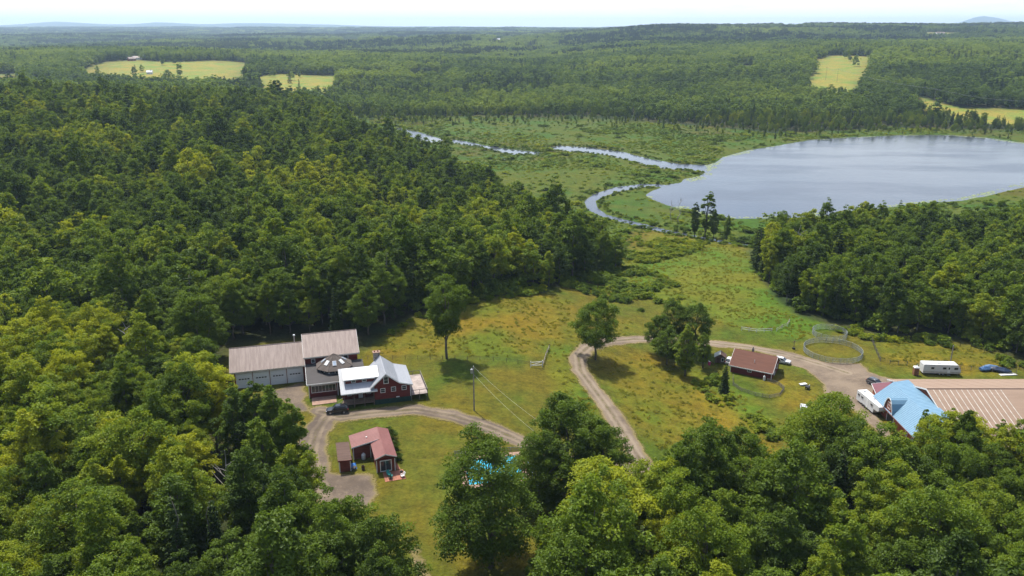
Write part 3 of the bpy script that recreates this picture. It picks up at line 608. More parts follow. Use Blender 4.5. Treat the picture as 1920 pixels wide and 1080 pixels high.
for zone, band in sorted(ROWS, key=lambda q: (q[0][0], q[1])):
    rown = seen_rows[zone] = seen_rows.get(zone, -1) + 1
    for j, i in enumerate(sorted(ROWS[(zone, band)], key=lambda q: zone[2] * px[q])):
        p = NEAR[pid[i]]; kind = 'dark pointed evergreen' if p[3] == 'pine' else TONE_W[0 if tone[i] < .32 else 1 if tone[i] < .55 else 2] + ' broadleaf tree'
        put_tree(p, float(x[i]), float(y[i]), float(scl[i]), float(tone[i]), '%s, %s from %s in %s row, %s' % (kind, ordn(j), zone[1], ordn(rown), zone[0]), group='trees of the ' + zone[0], z=float(z[i]), sq=float(sq[i]))
r = ~single
scatter('near_forest', 'unbroken broadleaf wood on the slopes around the farm', MID, x[r], y[r], z[r], np.where(conif[r], 6 + pid[r] % 2, pid[r] % 6), scl[r], np.clip(tone[r] + .04, 0, .95), squash=sq[r], cat='forest')

def far_ok(x, y, z):
    px, py = PX(x, y, z); jx = (vnoise(x, y, 90, 61) - .5) * 22; jy = (vnoise(x, y, 90, 62) - .5) * 9; k = inpoly(LEFT_WOOD, px, py) | inpoly(LAKE_WOOD, px, py) | (py < np.interp(px, FAR_EDGE_X, FAR_EDGE_Y))
    for p in FAR_FIELDS: k &= ~(inpoly(p, px + jx, py + jy) & (rng.uniform(size=len(x)) > .010))
    return k & (np.abs(x) < .80 * y + 60)
x, y = jgrid(-720, 720, 330, 800, 6.4, 2); z = land(x, y, False); k = far_ok(x, y, z); x, y, z = x[k], y[k], z[k]; n = len(x); px, py = PX(x, y, z)
edge = np.interp(px, FAR_EDGE_X, FAR_EDGE_Y) - py; wet = (edge > 0) & ~inpoly(LEFT_WOOD, px, py)
scl = np.where(wet, rng.uniform(.35, .75, n), np.clip(rng.normal(.93, .17, n), .6, 1.3) * np.where(rng.uniform(size=n) < .10, 1.3, 1)); scl = np.where(inpoly(LAKE_WOOD, px, py), np.minimum(scl, .98), scl); c = rng.uniform(size=n) < np.where(wet, .3, .10)
scatter('hillside_forest', 'mixed forest on the hillside and the wet woods behind the lake', MID, x, y, z, np.where(c, 6 + rng.integers(0, 2, n), rng.integers(0, 6, n)), scl, np.clip(tone_at(x, y) - .02 + rng.normal(size=n) * .13, .02, .9), cat='forest')
x, y = jgrid(-1600, 1600, 800, 1950, 8.2, 3); z = land(x, y, False); k = far_ok(x, y, z); x, y, z = x[k], y[k], z[k]; n = len(x); px, py = PX(x, y, z)
wet = (y < 1150) & (px > 600) & (px < 1750); stand = vnoise(x, y, 150, 41); c = rng.uniform(size=n) < np.where(stand > .62, .55, .06)
scatter('valley_forest', 'mixed forest and dark conifer stands in the valley beyond the lake', FAR, x, y, z, np.where(c, 4 + rng.integers(0, 2, n), rng.integers(0, 4, n)), np.where(wet, rng.uniform(.5, .85, n), rng.uniform(.7, 1.15, n)), squash=rng.uniform(1.05, 1.35, n), tone= np.clip(tone_at(x, y) + .05 + .14 * (y > 1200) + .55 * (vnoise(x, y, 240, 42) - .5) + rng.normal(size=n) * .09, .02, .95), cat='forest')  # far half of the valley gets a lighter tone, painting in sunlit bands
x, y = jgrid(-3500, 3500, 1950, 4300, 21, 4); z = land(x, y, False); k = far_ok(x, y, z); x, y, z = x[k], y[k], z[k]; n = len(x)
c = rng.uniform(size=n) < np.where(vnoise(x, y, 260, 43) > .62, .6, .06)
scatter('ridge_forest', 'distant forest covering the long ridge under the skyline', CLUMP, x, y, z, np.where(c, 3, rng.integers(0, 3, n)), rng.uniform(.85, 1.15, n), np.clip(tone_at(x / 3, y / 3) + .10 + .5 * (vnoise(x, y, 420, 44) - .5), .02, .9), cat='forest')  # ridge tone raised: sunlight put into the leaf colour
x, y = jgrid(-8000, 8000, 4300, 10500, 76, 5); z = land(x, y, False); k = far_ok(x, y, z); x, y, z = x[k], y[k], z[k]; n = len(x)
scatter('horizon_forest', 'hazy blue-green forest running out to the horizon', MASSIF, x, y, z, rng.integers(0, 3, n), rng.uniform(.9, 1.2, n), np.clip(tone_at(x / 8, y / 8) + .12 + .5 * (vnoise(x, y, 900, 45) - .5), .02, .9), cat='forest')  # tone lifted here too, sunlit brightness painted into the leaves

# -------- brush, marsh bushes, tall grass
BUSH = []
for i in range(4):
    V, Q, L, cs = broad(600 + i, 1.9, .1, 1.25, 'round', 16, 620, .30); BUSH.append(proto('bush%d' % i, crown_mesh('bush', V, Q, L, M_LEAF)))
TUFT = []
for i in range(3):
    V, Q, L, cs = broad(620 + i, .32, .0, .55, 'round', 9, 90, .15); TUFT.append(proto('tuft%d' % i, crown_mesh('tuft', V, Q, L, M_WEED)))
x, y = jgrid(-300, 620, 300, 900, 4.0, 6); z = land(x, y, True); px, py = PX(x, y, z)
k = inpoly(MARSH, px, py) & (z > WATER_Z + .3) & (rng.uniform(size=len(x)) < .25 + .75 * (vnoise(x, y, 45, 51) > .5)); x, y, z = x[k], y[k], z[k]; n = len(x)
scatter('marsh_shrubs', 'low green and brownish bog shrubs covering the marsh around the brook', BUSH, x, y, z - .1, rng.integers(0, 4, n), rng.uniform(.22, .5, n) * (1 + 1.6 * (rng.uniform(size=n) < .05)), np.clip(.50 + (vnoise(x, y, 50, 52) - .5) * .5 + rng.normal(size=n) * .1, 0, .8), cat='shrubs', squash=rng.uniform(2.0, 3.2, n))
x, y = jgrid(-300, 700, 420, 1000, 6.0, 14); z = land(x, y, True); px, py = PX(x, y, z); dd = py - np.interp(px, FAR_EDGE_X, FAR_EDGE_Y)
k = (dd > -2) & (dd < 26) & (z > WATER_Z + .3) & (rng.uniform(size=len(x)) < .75 - dd / 26 * .75) & (np.abs(x) < .8 * y); x, y, z, dd = x[k], y[k], z[k], dd[k]; n = len(x)
scatter('swamp_saplings', 'thin young swamp trees thinning out into the marsh behind the lake', MID, x, y, z, rng.integers(0, 8, n), rng.uniform(.18, .5, n) * (1.15 - dd / 40), np.clip(.42 + rng.normal(size=n) * .14, 0, .8), cat='saplings')
x, y = jgrid(-200, 420, 300, 760, 2.3, 15); z = land(x, y, True); s_ = np.full(x.shape, 1e9)
for nm in ('lower_brook', 'upper_brook', 'west_pool', 'head_pool'): s_ = np.minimum(s_, sdf(WATERS[nm], x, y))
k = (s_ > .4) & (s_ < 4.5) & (z > WATER_Z + .1) & (rng.uniform(size=len(x)) < .6); x, y, z = x[k], y[k], z[k]; n = len(x)
scatter('bank_shrubs', 'dark alder shrubs lining the banks of the brook', BUSH, x, y, z - .1, rng.integers(0, 4, n), rng.uniform(.3, .85, n), np.clip(.34 + rng.normal(size=n) * .12, 0, .7), cat='shrubs', squash=rng.uniform(1.0, 1.7, n))
BRUSH = [[(1050,535),(1090,522),(1165,502),(1200,500),(1240,515),(1290,545),(1270,570),(1200,585),(1120,560)], [(1280,690),(1330,700),(1390,745),(1450,795),(1480,830),(1440,825),(1380,785),(1310,730)], [(1170,470),(1230,448),(1330,455),(1300,475),(1200,500)], [(1560,608),(1660,628),(1760,630),(1850,652),(1920,684),(1900,694),(1840,668),(1750,646),(1640,640),(1560,622)],
         [(1200,665),(1240,690),(1330,750),(1360,760),(1340,735),(1290,690),(1240,660)], [(700,640),(760,590),(880,558),(1040,532),(1050,545),(880,572),(770,604),(712,650)]]
x, y = jgrid(-60, 190, 140, 360, 1.75, 7); z = land(x, y, True); px, py = PX(x, y, z); k = np.zeros(x.shape, bool)
for p in BRUSH: k |= inpoly(p, px, py)
k &= (rng.uniform(size=len(x)) < .9 * (vnoise(x, y, 7, 53) > .36)) & ~hidden_by_keep(x, y); x, y, z = x[k], y[k], z[k]; n = len(x)
scatter('brush', 'tangled green brush along the field edges and the meadow bank', BUSH, x, y, z - .1, rng.integers(0, 4, n), rng.uniform(.35, 1.0, n) * (.6 + .8 * vnoise(x, y, 14, 54)), np.clip(.58 + (vnoise(x, y, 12, 55) - .5) * .6 + rng.normal(size=n) * .1, 0, .9), cat='shrubs', squash=rng.uniform(1.0, 1.5, n))
x, y = jgrid(-230, 260, 50, 300, 3.4, 9); z = land(x, y, True); px, py = PX(x, y, z)
k = (inpoly(LEFT_WOOD, px, py) | inpoly(FRONT_WOOD, px, py) | inpoly(LAKE_WOOD, px, py)) & ~hidden_by_keep(x, y) & (np.abs(x) < .8 * y + 30) & (rng.uniform(size=len(x)) < .75); x, y, z = x[k], y[k], z[k]; n = len(x)
scatter('undergrowth', 'leafy undergrowth and saplings filling the edges of the woods', BUSH, x, y, z - .1, rng.integers(0, 4, n), rng.uniform(.8, 2.6, n), np.clip(.36 + rng.normal(size=n) * .14, 0, .8), cat='shrubs', squash=rng.uniform(.75, 1.15, n))
x, y = jgrid(-60, 190, 140, 330, .95, 8); z = land(x, y, True); px, py = PX(x, y, z); k = np.zeros(x.shape, bool)
for p in DRY[:4] + LUSH: k |= inpoly(p, px + (vnoise(x, y, 6, 56) - .5) * 30, py)
k &= rng.uniform(size=len(x)) < .10 + .22 * (vnoise(x, y, 5, 57) > .5); x, y, z = x[k], y[k], z[k]; n = len(x)
scatter('meadow_grass', 'uncut yellow-green meadow grass and weeds', TUFT, x, y, z, rng.integers(0, 3, n), rng.uniform(.5, 1.2, n), np.clip(.55 + (vnoise(x, y, 9, 58) - .5) * .9 + rng.normal(size=n) * .12, 0, 1), cat='grass')

PAD = []
for i in range(2):
    k_ = 7 + i; a_ = np.arange(k_) * 6.283 / k_; V = np.concatenate([[[0, 0, .03]], np.stack([np.cos(a_), np.sin(a_), np.zeros(k_)], -1)])
    PAD.append(proto('pad%d' % i, newmesh('pad', V, None, [[0, j + 1, (j + 1) % k_ + 1] for j in range(k_)], attrs={'lv': ('FLOAT', np.full(k_ + 1, .5))}, mats=[plain('lily pads', (.17, .21, .075), .6, var=.3, scale=.2)])))
x, y = jgrid(60, 640, 320, 800, 2.0, 12); s_ = sdf(WATERS['lake'], x, y); k = (s_ < -.6) & (s_ > -9 * vnoise(x, y, 30, 71) - 1) & (vnoise(x, y, 9, 72) > .52); x, y = x[k], y[k]; n = len(x)
scatter('lily_pads', 'pale lily pads floating in a fringe along the lake shore', PAD, x, y, np.full(n, WATER_Z + .02), rng.integers(0, 2, n), rng.uniform(.5, 1.3, n), np.full(n, .5), cat='lily pads')
# -------- haze over the far country
hz = MB().box(-24000, 24000, -400, 26500, -20, 320).build('haze', None, kind='stuff')
tag(hz, 'thin pale summer haze over the far hills', 'haze', None, 'stuff')
t = NT('summer haze'); pv = t.n('ShaderNodeVolumePrincipled'); pv.inputs['Color'].default_value = (.58, .78, 1, 1); pv.inputs['Density'].default_value = 7e-5; pv.inputs['Anisotropy'].default_value = .2
t.t.links.new(pv.outputs[0], t.out.inputs['Volume']); hz.data.materials.append(t.m)

# ------------------------------------------------------------------ building materials
def siding(name, c, pitch=.16, axis=2, depth=.02, var=.22, rough=.75):
    c = tuple(q * .85 for q in c)
    t = NT(name); o = t.obj(); s = t.n('ShaderNodeSeparateXYZ'); t.set(s.inputs[0], o)
    w = t.math('FRACT', t.math('MULTIPLY', s.outputs[axis], 1 / pitch)); f = t.ramp(t.noise(t.scale(o, (.6, .6, 2.5)), 1.2, 5), .3, .72)
    cc = t.mixc(f, tuple(x * (1 - var) for x in c), tuple(min(1, x * (1 + var)) for x in c))
    return t.bsdf(t.mixc(t.math('MULTIPLY', t.ramp(w, .12, .0), .35), cc, tuple(x * .55 for x in c)), rough, normal=t.bump(w, .5, depth), spec=.25)
def roofing(name, c, c2, rough=.7, metal=0.0, streak=(.25, 2.2, 1), spec=.3):
    c = tuple(q * .85 for q in c); c2 = tuple(q * .85 for q in c2)
    t = NT(name); o = t.obj(); f = t.ramp(t.noise(t.scale(o, streak), 1.1, 6, .65), .3, .7); g = t.noise(o, 9, 3)
    return t.bsdf(t.mixc(.3, t.mixc(f, c, c2), t.mixc(g, tuple(x * .7 for x in c), tuple(min(1, x * 1.2) for x in c2))), rough, metal, normal=t.bump(g, .25, .03), spec=spec)
M_RED = siding('red clapboard', (.155, .026, .020)); M_REDB = siding('red board siding', (.20, .050, .030), .22, 0)
M_BARNRED = siding('barn red boards', (.27, .075, .040), .25, 1)
M_WHITE = plain('white paint', (.80, .80, .78), .5, var=.08); M_CREAM = siding('cream siding', (.52, .48, .42)); M_GREENF = plain('dark green foundation', (.012, .045, .036), .8, var=.3)
M_ROOF_TAN = roofing('weathered tan metal roof', (.185, .132, .112), (.325, .255, .225), .6, streak=(2.0, .22, .22)); M_ROOF_DARK = roofing('dark membrane roof', (.050, .045, .044), (.075, .068, .066), .85)
M_ROOF_CUP = roofing('brown shingles', (.085, .068, .058), (.135, .11, .095), .9); M_ROOF_WHITE = roofing('white metal roof', (.38, .395, .43), (.46, .475, .50), .38, .0, (2, .2, .2), .5)
M_ROOF_PINK = roofing('faded red metal roof', (.205, .080, .070), (.27, .115, .102), .5, .0, (.3, .3, 1)); M_ROOF_BROWN = roofing('brown asphalt shingles', (.118, .052, .035), (.165, .075, .052), .9)
M_ROOF_SHED = roofing('dark brown shingles', (.075, .045, .034), (.13, .080, .062), .9); M_ROOF_BLUE = roofing('blue metal roof', (.125, .25, .365), (.185, .325, .44), .42, .0, (.25, 2, 2), .5)
M_ROOF_ARENA = roofing('tan arena roof', (.255, .175, .122), (.32, .225, .162), .65, .0, (.06, .5, .5)); M_ROOF_PURPLE = roofing('plum metal roof', (.15, .05, .062), (.19, .072, .084), .5)
t = NT('window glass'); f = t.noise(t.obj(), .8, 2); M_GLASS = t.bsdf(t.mixc(f, (.012, .016, .020), (.05, .06, .07)), .06, spec=.6)
M_SKYL = plain('skylight glass', (.30, .36, .44), .12, spec=.8); M_BLIND = plain('white shade', (.62, .62, .62), .5)
M_DOORW = siding('white garage door', (.74, .76, .78), .5, 2, .02, .05); M_STONE = plain('chimney stone', (.24, .21, .18), .95, var=.5, scale=5); M_STEEL = plain('galvanised steel', (.45, .46, .47), .4, .7)
M_DARKMETAL = plain('dark metal', (.03, .03, .032), .5, .3); M_WOOD = plain('weathered wood', (.16, .115, .085), .9, var=.3, scale=4); M_DECKW = siding('grey pink decking', (.40, .335, .30), .15, 0, .02)
M_POST = plain('grey post wood', (.24, .215, .19), .9, var=.3, scale=3); M_CONC = plain('pink concrete', (.30, .19, .14), .9, var=.15, scale=1.2); M_BRICKP = siding('red brick paving', (.30, .12, .075), .24, 0, .01, .25)
M_RUBBER = plain('tyre rubber', (.018, .018, .018), .85); M_PLASTIC = plain('white plastic', (.68, .68, .67), .4, var=.05); M_TEAL = plain('teal plastic', (.02, .28, .26), .5); M_BLUETARP = plain('blue tarpaulin', (.05, .20, .55), .5, var=.3, scale=6)
M_FENCEG = plain('galvanised fence', (.40, .43, .40), .6, .2, .25, 3); M_FENCEW = plain('white fence paint', (.60, .60, .58), .6); M_FENCED = plain('dark fence wire', (.06, .058, .05), .8)
M_PINK = plain('pink plastic', (.55, .06, .20), .5); M_POTTY = plain('brown plastic', (.24, .105, .062), .5)

def window(parent, p, u, n, w, h, bars=1, cross=0, fw=.09, frame=M_WHITE, pane=M_GLASS, name='window'):
    """frame of four proud bars with panes set back; p lower corner, u along the wall, n out of it"""
    p, u, n = Vector(p), Vector(u).normalized(), Vector(n).normalized(); z = u.cross(n); z = z if z.z > 0 else -z
    def bar(mb, a0, a1, b0, b1, d0, d1): mb.prism([p + u * a + z * b + n * d0 for a, b in ((a0, b0), (a1, b0), (a1, b1), (a0, b1))], n * (d1 - d0))
    f = MB(); bar(f, 0, w, 0, fw, -.02, .07); bar(f, 0, w, h - fw, h, -.02, .07); bar(f, 0, fw, fw, h - fw, -.02, .066); bar(f, w - fw, w, fw, h - fw, -.02, .066)
    fo = f.build(name, frame, parent)
    nx, nz = bars + 1, cross + 1; iw = (w - 2 * fw) / nx; ih = (h - 2 * fw) / nz
    for i in range(nx):
        for j in range(nz):
            g = MB(); bar(g, fw + i * iw + (.02 if i else 0), fw + (i + 1) * iw - (.02 if i < nx - 1 else 0), fw + j * ih + (.02 if j else 0), fw + (j + 1) * ih - (.02 if j < nz - 1 else 0), -.015, .03); g.build('pane', pane, fo)
    m = MB()
    for i in range(1, nx): bar(m, fw + i * iw - .022, fw + i * iw + .022, fw, h - fw, -.015, .052)
    for j in range(1, nz): bar(m, fw, w - fw, fw + j * ih - .02, fw + j * ih + .02, -.015, .048)
    if m.v: m.build('glazing_bar', frame, fo)
    return fo
def ribs(parent, mat, a, b, c, d, step, hgt=.05, wid=.05, name='roof_seams'):
    """standing seams on a roof plane: eave a-b, ridge d-c, seams run eave to ridge"""
    a, b, c, d = map(Vector, (a, b, c, d)); n = (b - a).cross(d - a).normalized(); n = n if n.z > 0 else -n
    L = max((b - a).length, (c - d).length); k = max(1, int(L / step)); mb = MB()
    for i in range(k + 1):
        f = i / k; p, q = a.lerp(b, f), d.lerp(c, f); u = (b - a).normalized() * wid * .5
        mb.prism([p - u + n * .002, p + u + n * .002, q + u + n * .002, q - u + n * .002], n * hgt)
    return mb.build(name, mat, parent, kind='stuff')
def roof(parent, mat, pts, t=.16, name='roof'): return MB().slab(pts, t).build(name, mat, parent)

# ------------------------------------------------------------------ the garage and its taller end
g = thing('garage', 'long red garage with four white doors and tan metal roofs of two heights', 'garage', (*HOUSE_O, 0), HOUSE_A)
W = MB().prism([(0, 0, -.3), (0, 11, -.3), (0, 11, 4.25), (0, 5.5, 7.45), (0, 0, 4.25)], (15.55, 0, 0)); W.build('wall', M_RED, g)
MB().prism([(15.6, .05, -.3), (15.6, 12, -.3), (15.6, 12, 6.05), (15.6, 6, 9.05), (15.6, .05, 6.05)], (11.9, 0, 0)).build('wall', M_RED, g)
for (x0, x1, ye, ze, yr, zr, yb) in ((-.9, 15.55, -.55, 4.22, 5.5, 7.72, 11.5), (15.35, 27.95, -.5, 6.0, 6, 9.32, 12.5)):
    a = roof(g, M_ROOF_TAN, [(x0, ye, ze), (x1, ye, ze), (x1, yr, zr), (x0, yr, zr)]); ribs(a, M_ROOF_TAN, (x0 + .1, ye, ze), (x1 - .1, ye, ze), (x1 - .1, yr, zr), (x0 + .1, yr, zr), .62, .05, .06)
    zb = zr - (zr - ze) * (yb - yr) / (yr - ye); roof(g, M_ROOF_TAN, [(x0, yr + .01, zr), (x1, yr + .01, zr), (x1, yb, zb), (x0, yb, zb)])
    MB().box(x0, x1, ye - .05, ye - .004, ze - .34, ze - .02).build('fascia', M_CREAM, g); MB().tube((x0, yr, zr + .03), (x1, yr, zr + .03), .09, 6).build('ridge_cap', M_ROOF_TAN, g)
    for xx in (x0 - .045, x1 + .004): MB().prism([(xx, ye, ze - .28), (xx, yr, zr - .28), (xx, yr, zr + .02), (xx, ye, ze + .02)], (.04, 0, 0)).build('rake_board', M_WHITE if xx > 1 else M_CREAM, g)
for i in range(4):
    x0 = .45 + i * 3.72; d = MB().box(x0, x0 + 3.2, -.05, .02, 0, 3.45).build('garage_door', M_DOORW, g)
    for k in range(4): MB().box(x0 + .03, x0 + 3.17, -.085, -.052, .02 + k * .86, .86 * (k + 1) - .02).build('panel', M_DOORW, d)
    for k in range(4): MB().box(x0 + .42 + k * .62, x0 + .42 + k * .62 + .46, -.11, -.088, 2.02, 2.30).build('pane', M_GLASS, d)
    fr = MB(); fr.box(x0 - .18, x0 - .02, -.07, .01, 0, 3.62); fr.box(x0 + 3.22, x0 + 3.38, -.07, .01, 0, 3.62); fr.box(x0 - .02, x0 + 3.22, -.068, .01, 3.48, 3.62); fr.build('door_frame', M_WHITE, g)
window(g, (23.4, .04, 4.35), (1, 0, 0), (0, -1, 0), 2.0, 1.25, 1); window(g, (17.0, .04, 4.3), (1, 0, 0), (0, -1, 0), .9, 1.0, 0, 1)
v = MB().tube((13.6, 6.8, 6.4), (13.6, 6.8, 8.9), .13, 10).build('vent_pipe', M_STEEL, g); MB().tube((13.6, 6.8, 8.9), (13.6, 6.8, 9.15), .28, 10, .22).build('cap', M_WHITE, v)

# ------------------------------------------------------------------ garden room with its eight-sided lantern
s = thing('garden_room', 'flat dark-roofed garden room with eight-sided skylit lantern between garage and farmhouse', 'annex', (*HOUSE_O, 0), HOUSE_A)
MB().box(16.0, 22.2, -9.5, -.02, -.2, 3.3).build('wall', M_RED, s); MB().box(22.25, 28.2, -7.0, -.02, -.2, 3.4).build('wall', M_RED, s)
MB().box(15.93, 15.99, -9.45, -.05, .2, 3.25).build('side_panelling', M_CREAM, s)
roof(s, M_ROOF_DARK, [(15.6, -9.95, 3.45), (22.5, -9.95, 3.45), (22.5, -.08, 4.15), (15.6, -.08, 4.15)], .2); roof(s, M_ROOF_DARK, [(22.52, -7.4, 3.62), (28.6, -7.4, 3.62), (28.6, -.08, 4.14), (22.52, -.08, 4.14)], .2)
MB().box(15.55, 22.55, -10.02, -9.96, 3.16, 3.46).build('fascia', M_WHITE, s); MB().prism([(15.54, -9.96, 3.18), (15.54, -.1, 3.88), (15.54, -.1, 4.16), (15.54, -9.96, 3.46)], (.055, 0, 0)).build('fascia', M_WHITE, s)
window(s, (16.45, -9.51, 1.15), (1, 0, 0), (0, -1, 0), 5.4, 1.75, 6, 0, .12)
for xx in (15.9, 22.1): MB().box(xx, xx + .16, -9.62, -9.46, -.1, 3.2).build('corner_post', M_WHITE, s)
cx_, cy_, oc = 22.0, -2.7, []
for k in range(8): a = math.pi / 8 + k * math.pi / 4; oc.append((math.cos(a), math.sin(a)))
MB().prism([(cx_ + 3.55 * a, cy_ + 3.55 * b, 3.3) for a, b in oc], (0, 0, 1.25)).build('lantern_wall', M_WHITE, s)
for k in range(8):
    a0, a1 = oc[k - 1], oc[k]; e0 = Vector((cx_ + 4.3 * a0[0], cy_ + 4.3 * a0[1], 4.55)); e1 = Vector((cx_ + 4.3 * a1[0], cy_ + 4.3 * a1[1], 4.55)); ap = Vector((cx_, cy_, 7.25))
    r_ = roof(s, M_ROOF_CUP, [e0, e1, ap], .14, 'lantern_roof'); MB().tube(e0, ap, .06, 5).build('hip_cap', M_ROOF_CUP, r_)
    m_ = ((a0[0] + a1[0]) / 2, (a0[1] + a1[1]) / 2); nn = Vector((m_[0], m_[1], 0)).normalized(); uu = Vector((-nn.y, nn.x, 0)); pc = Vector((cx_, cy_, 3.72 if nn.y < .3 else 4.0)) + nn * 3.285
    if nn.y < .5:
        for q in (-1.22, .06): window(s, pc + uu * q, uu, nn, 1.16, .74 if nn.y < .3 else .5, 0, 0, .07)
    if nn.y < -.2 or abs(nn.x) > .9:
        mid = (e0 + e1) / 2; up = (ap - mid); c0 = mid + up * .30; uu2 = (e1 - e0).normalized(); vv = up.normalized(); n2 = uu2.cross(vv); n2 = n2 if n2.z > 0 else -n2
        sk = MB().prism([c0 + uu2 * a + vv * b + n2 * .02 for a, b in ((-.42, 0), (.42, 0), (.42, 1.25), (-.42, 1.25))], n2 * .12).build('skylight', M_WHITE if k % 2 else M_STEEL, s)
        MB().prism([c0 + uu2 * a + vv * b + n2 * .145 for a, b in ((-.34, .08), (.34, .08), (.34, 1.17), (-.34, 1.17))], n2 * .01).build('pane', M_SKYL if k % 2 == 0 else M_BLIND, sk)
for k, tn in enumerate((0.0,)):
    MB().prism([(16.4, -13.5, .03), (21.6, -13.3, .03), (21.7, -9.7, .03), (16.4, -9.7, .03)], (0, 0, .10)).build('patio_slab', M_CONC, s)

# ------------------------------------------------------------------ farmhouse
f = thing('farmhouse', 'red clapboard farmhouse with white standing-seam roofs, shed dormer, porch and deck', 'house', (*HOUSE_O, 0), HOUSE_A)
gab = [(29.6, -16.6, 1.15), (37.4, -16.6, 1.15), (37.4, -16.6, 3.95), (34.9, -16.6, 4.7), (32.1, -16.6, 6.9), (29.6, -16.6, 4.6)]
MB().prism(gab, (0, 10, 0)).build('wall', M_RED, f)
MB().box(29.57, 37.43, -16.63, -6.5, -.5, 1.148).build('foundation', M_GREENF, f)
yf, yb = -16.95, -6.3
for e0, e1, st in (((28.7, 4.06), (32.1, 7.12), .5), ((34.95, 4.84), (32.1, 7.12), .5), ((37.9, 4.02), (34.95, 4.84), .5)):
    r_ = roof(f, M_ROOF_WHITE, [(e0[0], yf, e0[1]), (e1[0], yf, e1[1]), (e1[0], yb, e1[1]), (e0[0], yb, e0[1])], .14); ribs(r_, M_ROOF_WHITE, (e0[0], yf + .1, e0[1]), (e0[0], yb - .1, e0[1]), (e1[0], yb - .1, e1[1]), (e1[0], yf + .1, e1[1]), .5, .045, .04)
    MB().prism([(e0[0], yf - .045, e0[1] - .26), (e1[0], yf - .045, e1[1] - .26), (e1[0], yf - .045, e1[1] + .01), (e0[0], yf - .045, e0[1] + .01)], (0, .04, 0)).build('rake_board', M_WHITE, f)
MB().tube((32.1, yf, 7.14), (32.1, yb, 7.14), .08, 6).build('ridge_cap', M_ROOF_WHITE, f)
MB().prism([(22.9, -14.2, .6), (22.9, -6.9, .6), (22.9, -6.9, 4.4), (22.9, -11, 6.6), (22.9, -14.2, 4.85)], (6.65, 0, 0)).build('wing_wall', M_RED, f)
MB().box(22.95, 29.5, -14.15, -7, -.4, .598).build('wing_foundation', M_STONE, f)
r_ = roof(f, M_ROOF_WHITE, [(22.5, -17.05, 3.52), (30.2, -17.05, 3.52), (30.2, -11, 6.85), (22.5, -11, 6.85)], .14); ribs(r_, M_ROOF_WHITE, (22.55, -17.05, 3.52), (30.15, -17.05, 3.52), (30.15, -11, 6.85), (22.55, -11, 6.85), .5, .045, .04)
roof(f, M_ROOF_WHITE, [(22.5, -10.99, 6.85), (30.2, -10.99, 6.85), (30.2, -6.4, 4.4), (22.5, -6.4, 4.4)], .14)
MB().prism([(22.44, -17.05, 3.26), (22.44, -11, 6.59), (22.44, -11, 6.87), (22.44, -17.05, 3.54)], (.05, 0, 0)).build('rake_board', M_WHITE, f); MB().box(22.5, 30.2, -17.11, -17.06, 3.3, 3.54).build('fascia', M_WHITE, f)
MB().prism([(23.6, -14.75, 4.6), (23.6, -12, 5.6), (23.6, -12, 6.4), (23.6, -14.75, 5.82)], (6.2, 0, 0)).build('dormer_wall', M_RED, f)
r_ = roof(f, M_ROOF_WHITE, [(23.2, -15.15, 5.88), (30.9, -15.15, 5.88), (30.9, -11.3, 6.95), (23.2, -11.3, 6.95)], .14, 'dormer_roof'); ribs(r_, M_ROOF_WHITE, (23.25, -15.15, 5.88), (30.85, -15.15, 5.88), (30.85, -11.3, 6.95), (23.25, -11.3, 6.95), .5, .045, .04)
MB().box(23.2, 30.0, -15.2, -15.155, 5.66, 5.9).build('fascia', M_WHITE, f); MB().box(23.5, 23.62, -14.85, -14.7, 4.7, 5.7).build('corner_post', M_WHITE, f)
for x0 in (24.9, 27.2): window(f, (x0, -14.76, 4.92), (1, 0, 0), (0, -1, 0), .95, .84, 0, 1)
for x0, z0, w, h in ((30.85, 2.65, 1.05, 1.05), (33.15, 2.7, 1.05, 1.1), (35.45, 2.78, 1.05, 1.05)): window(f, (x0, -16.61, z0), (1, 0, 0), (0, -1, 0), w, h, 0, 1)
window(f, (31.6, -16.61, 4.7), (1, 0, 0), (0, -1, 0), 1.1, 1.7, 0, 1, .12)
for xx in (29.62, 37.28): MB().box(xx, xx + .14, -16.66, -16.52, 1.16, 3.9).build('corner_board', M_WHITE if xx > 30 else M_RED, f)
MB().box(34.2, 34.9, -16.68, -16.62, 1.22, 1.42).build('vent', M_WHITE, f)
# porch
MB().box(22.9, 29.55, -16.75, -14.22, .72, .92).build('porch_floor', M_WOOD, f)
for xx in (23.1, 25.2, 27.4, 29.4): MB().box(xx - .08, xx + .08, -16.72, -16.56, -.4, 3.5).build('porch_post', M_WOOD, f)
for x0, x1 in ((25.3, 27.3), (27.5, 29.3), (23.2, 25.1)):
    rl = MB(); rl.box(x0, x1, -16.69, -16.61, 1.72, 1.80); rl.box(x0, x1, -16.69, -16.61, 1.05, 1.11)
    for k in range(int((x1 - x0) / .16)): rl.box(x0 + .08 + k * .16, x0 + .12 + k * .16, -16.67, -16.63, 1.11, 1.72)
    rl.build('porch_railing', M_WOOD, f)
d = MB().box(26.3, 27.25, -14.27, -14.21, .93, 3.0).build('door', M_WHITE, f); MB().box(26.45, 27.1, -14.29, -14.275, 1.9, 2.8).build('pane', M_GLASS, d)
window(f, (23.9, -14.21, 1.7), (1, 0, 0), (0, -1, 0), 1.0, 1.2, 0, 1); window(f, (28.0, -14.21, 1.7), (1, 0, 0), (0, -1, 0), 1.0, 1.2, 0, 1)
for k in range(5): MB().box(21.4 + k * .3, 21.75 + k * .3, -16.6, -15.2, -.1 + k * .17, .08 + k * .17).build('step', M_WOOD, f)
for yy in (-16.62, -15.2): MB().tube((21.4, yy, 1.0), (22.95, yy, 1.85), .05, 6).tube((21.4, yy, -.1), (21.4, yy, 1.0), .05, 6).build('stair_railing', M_POST, f)
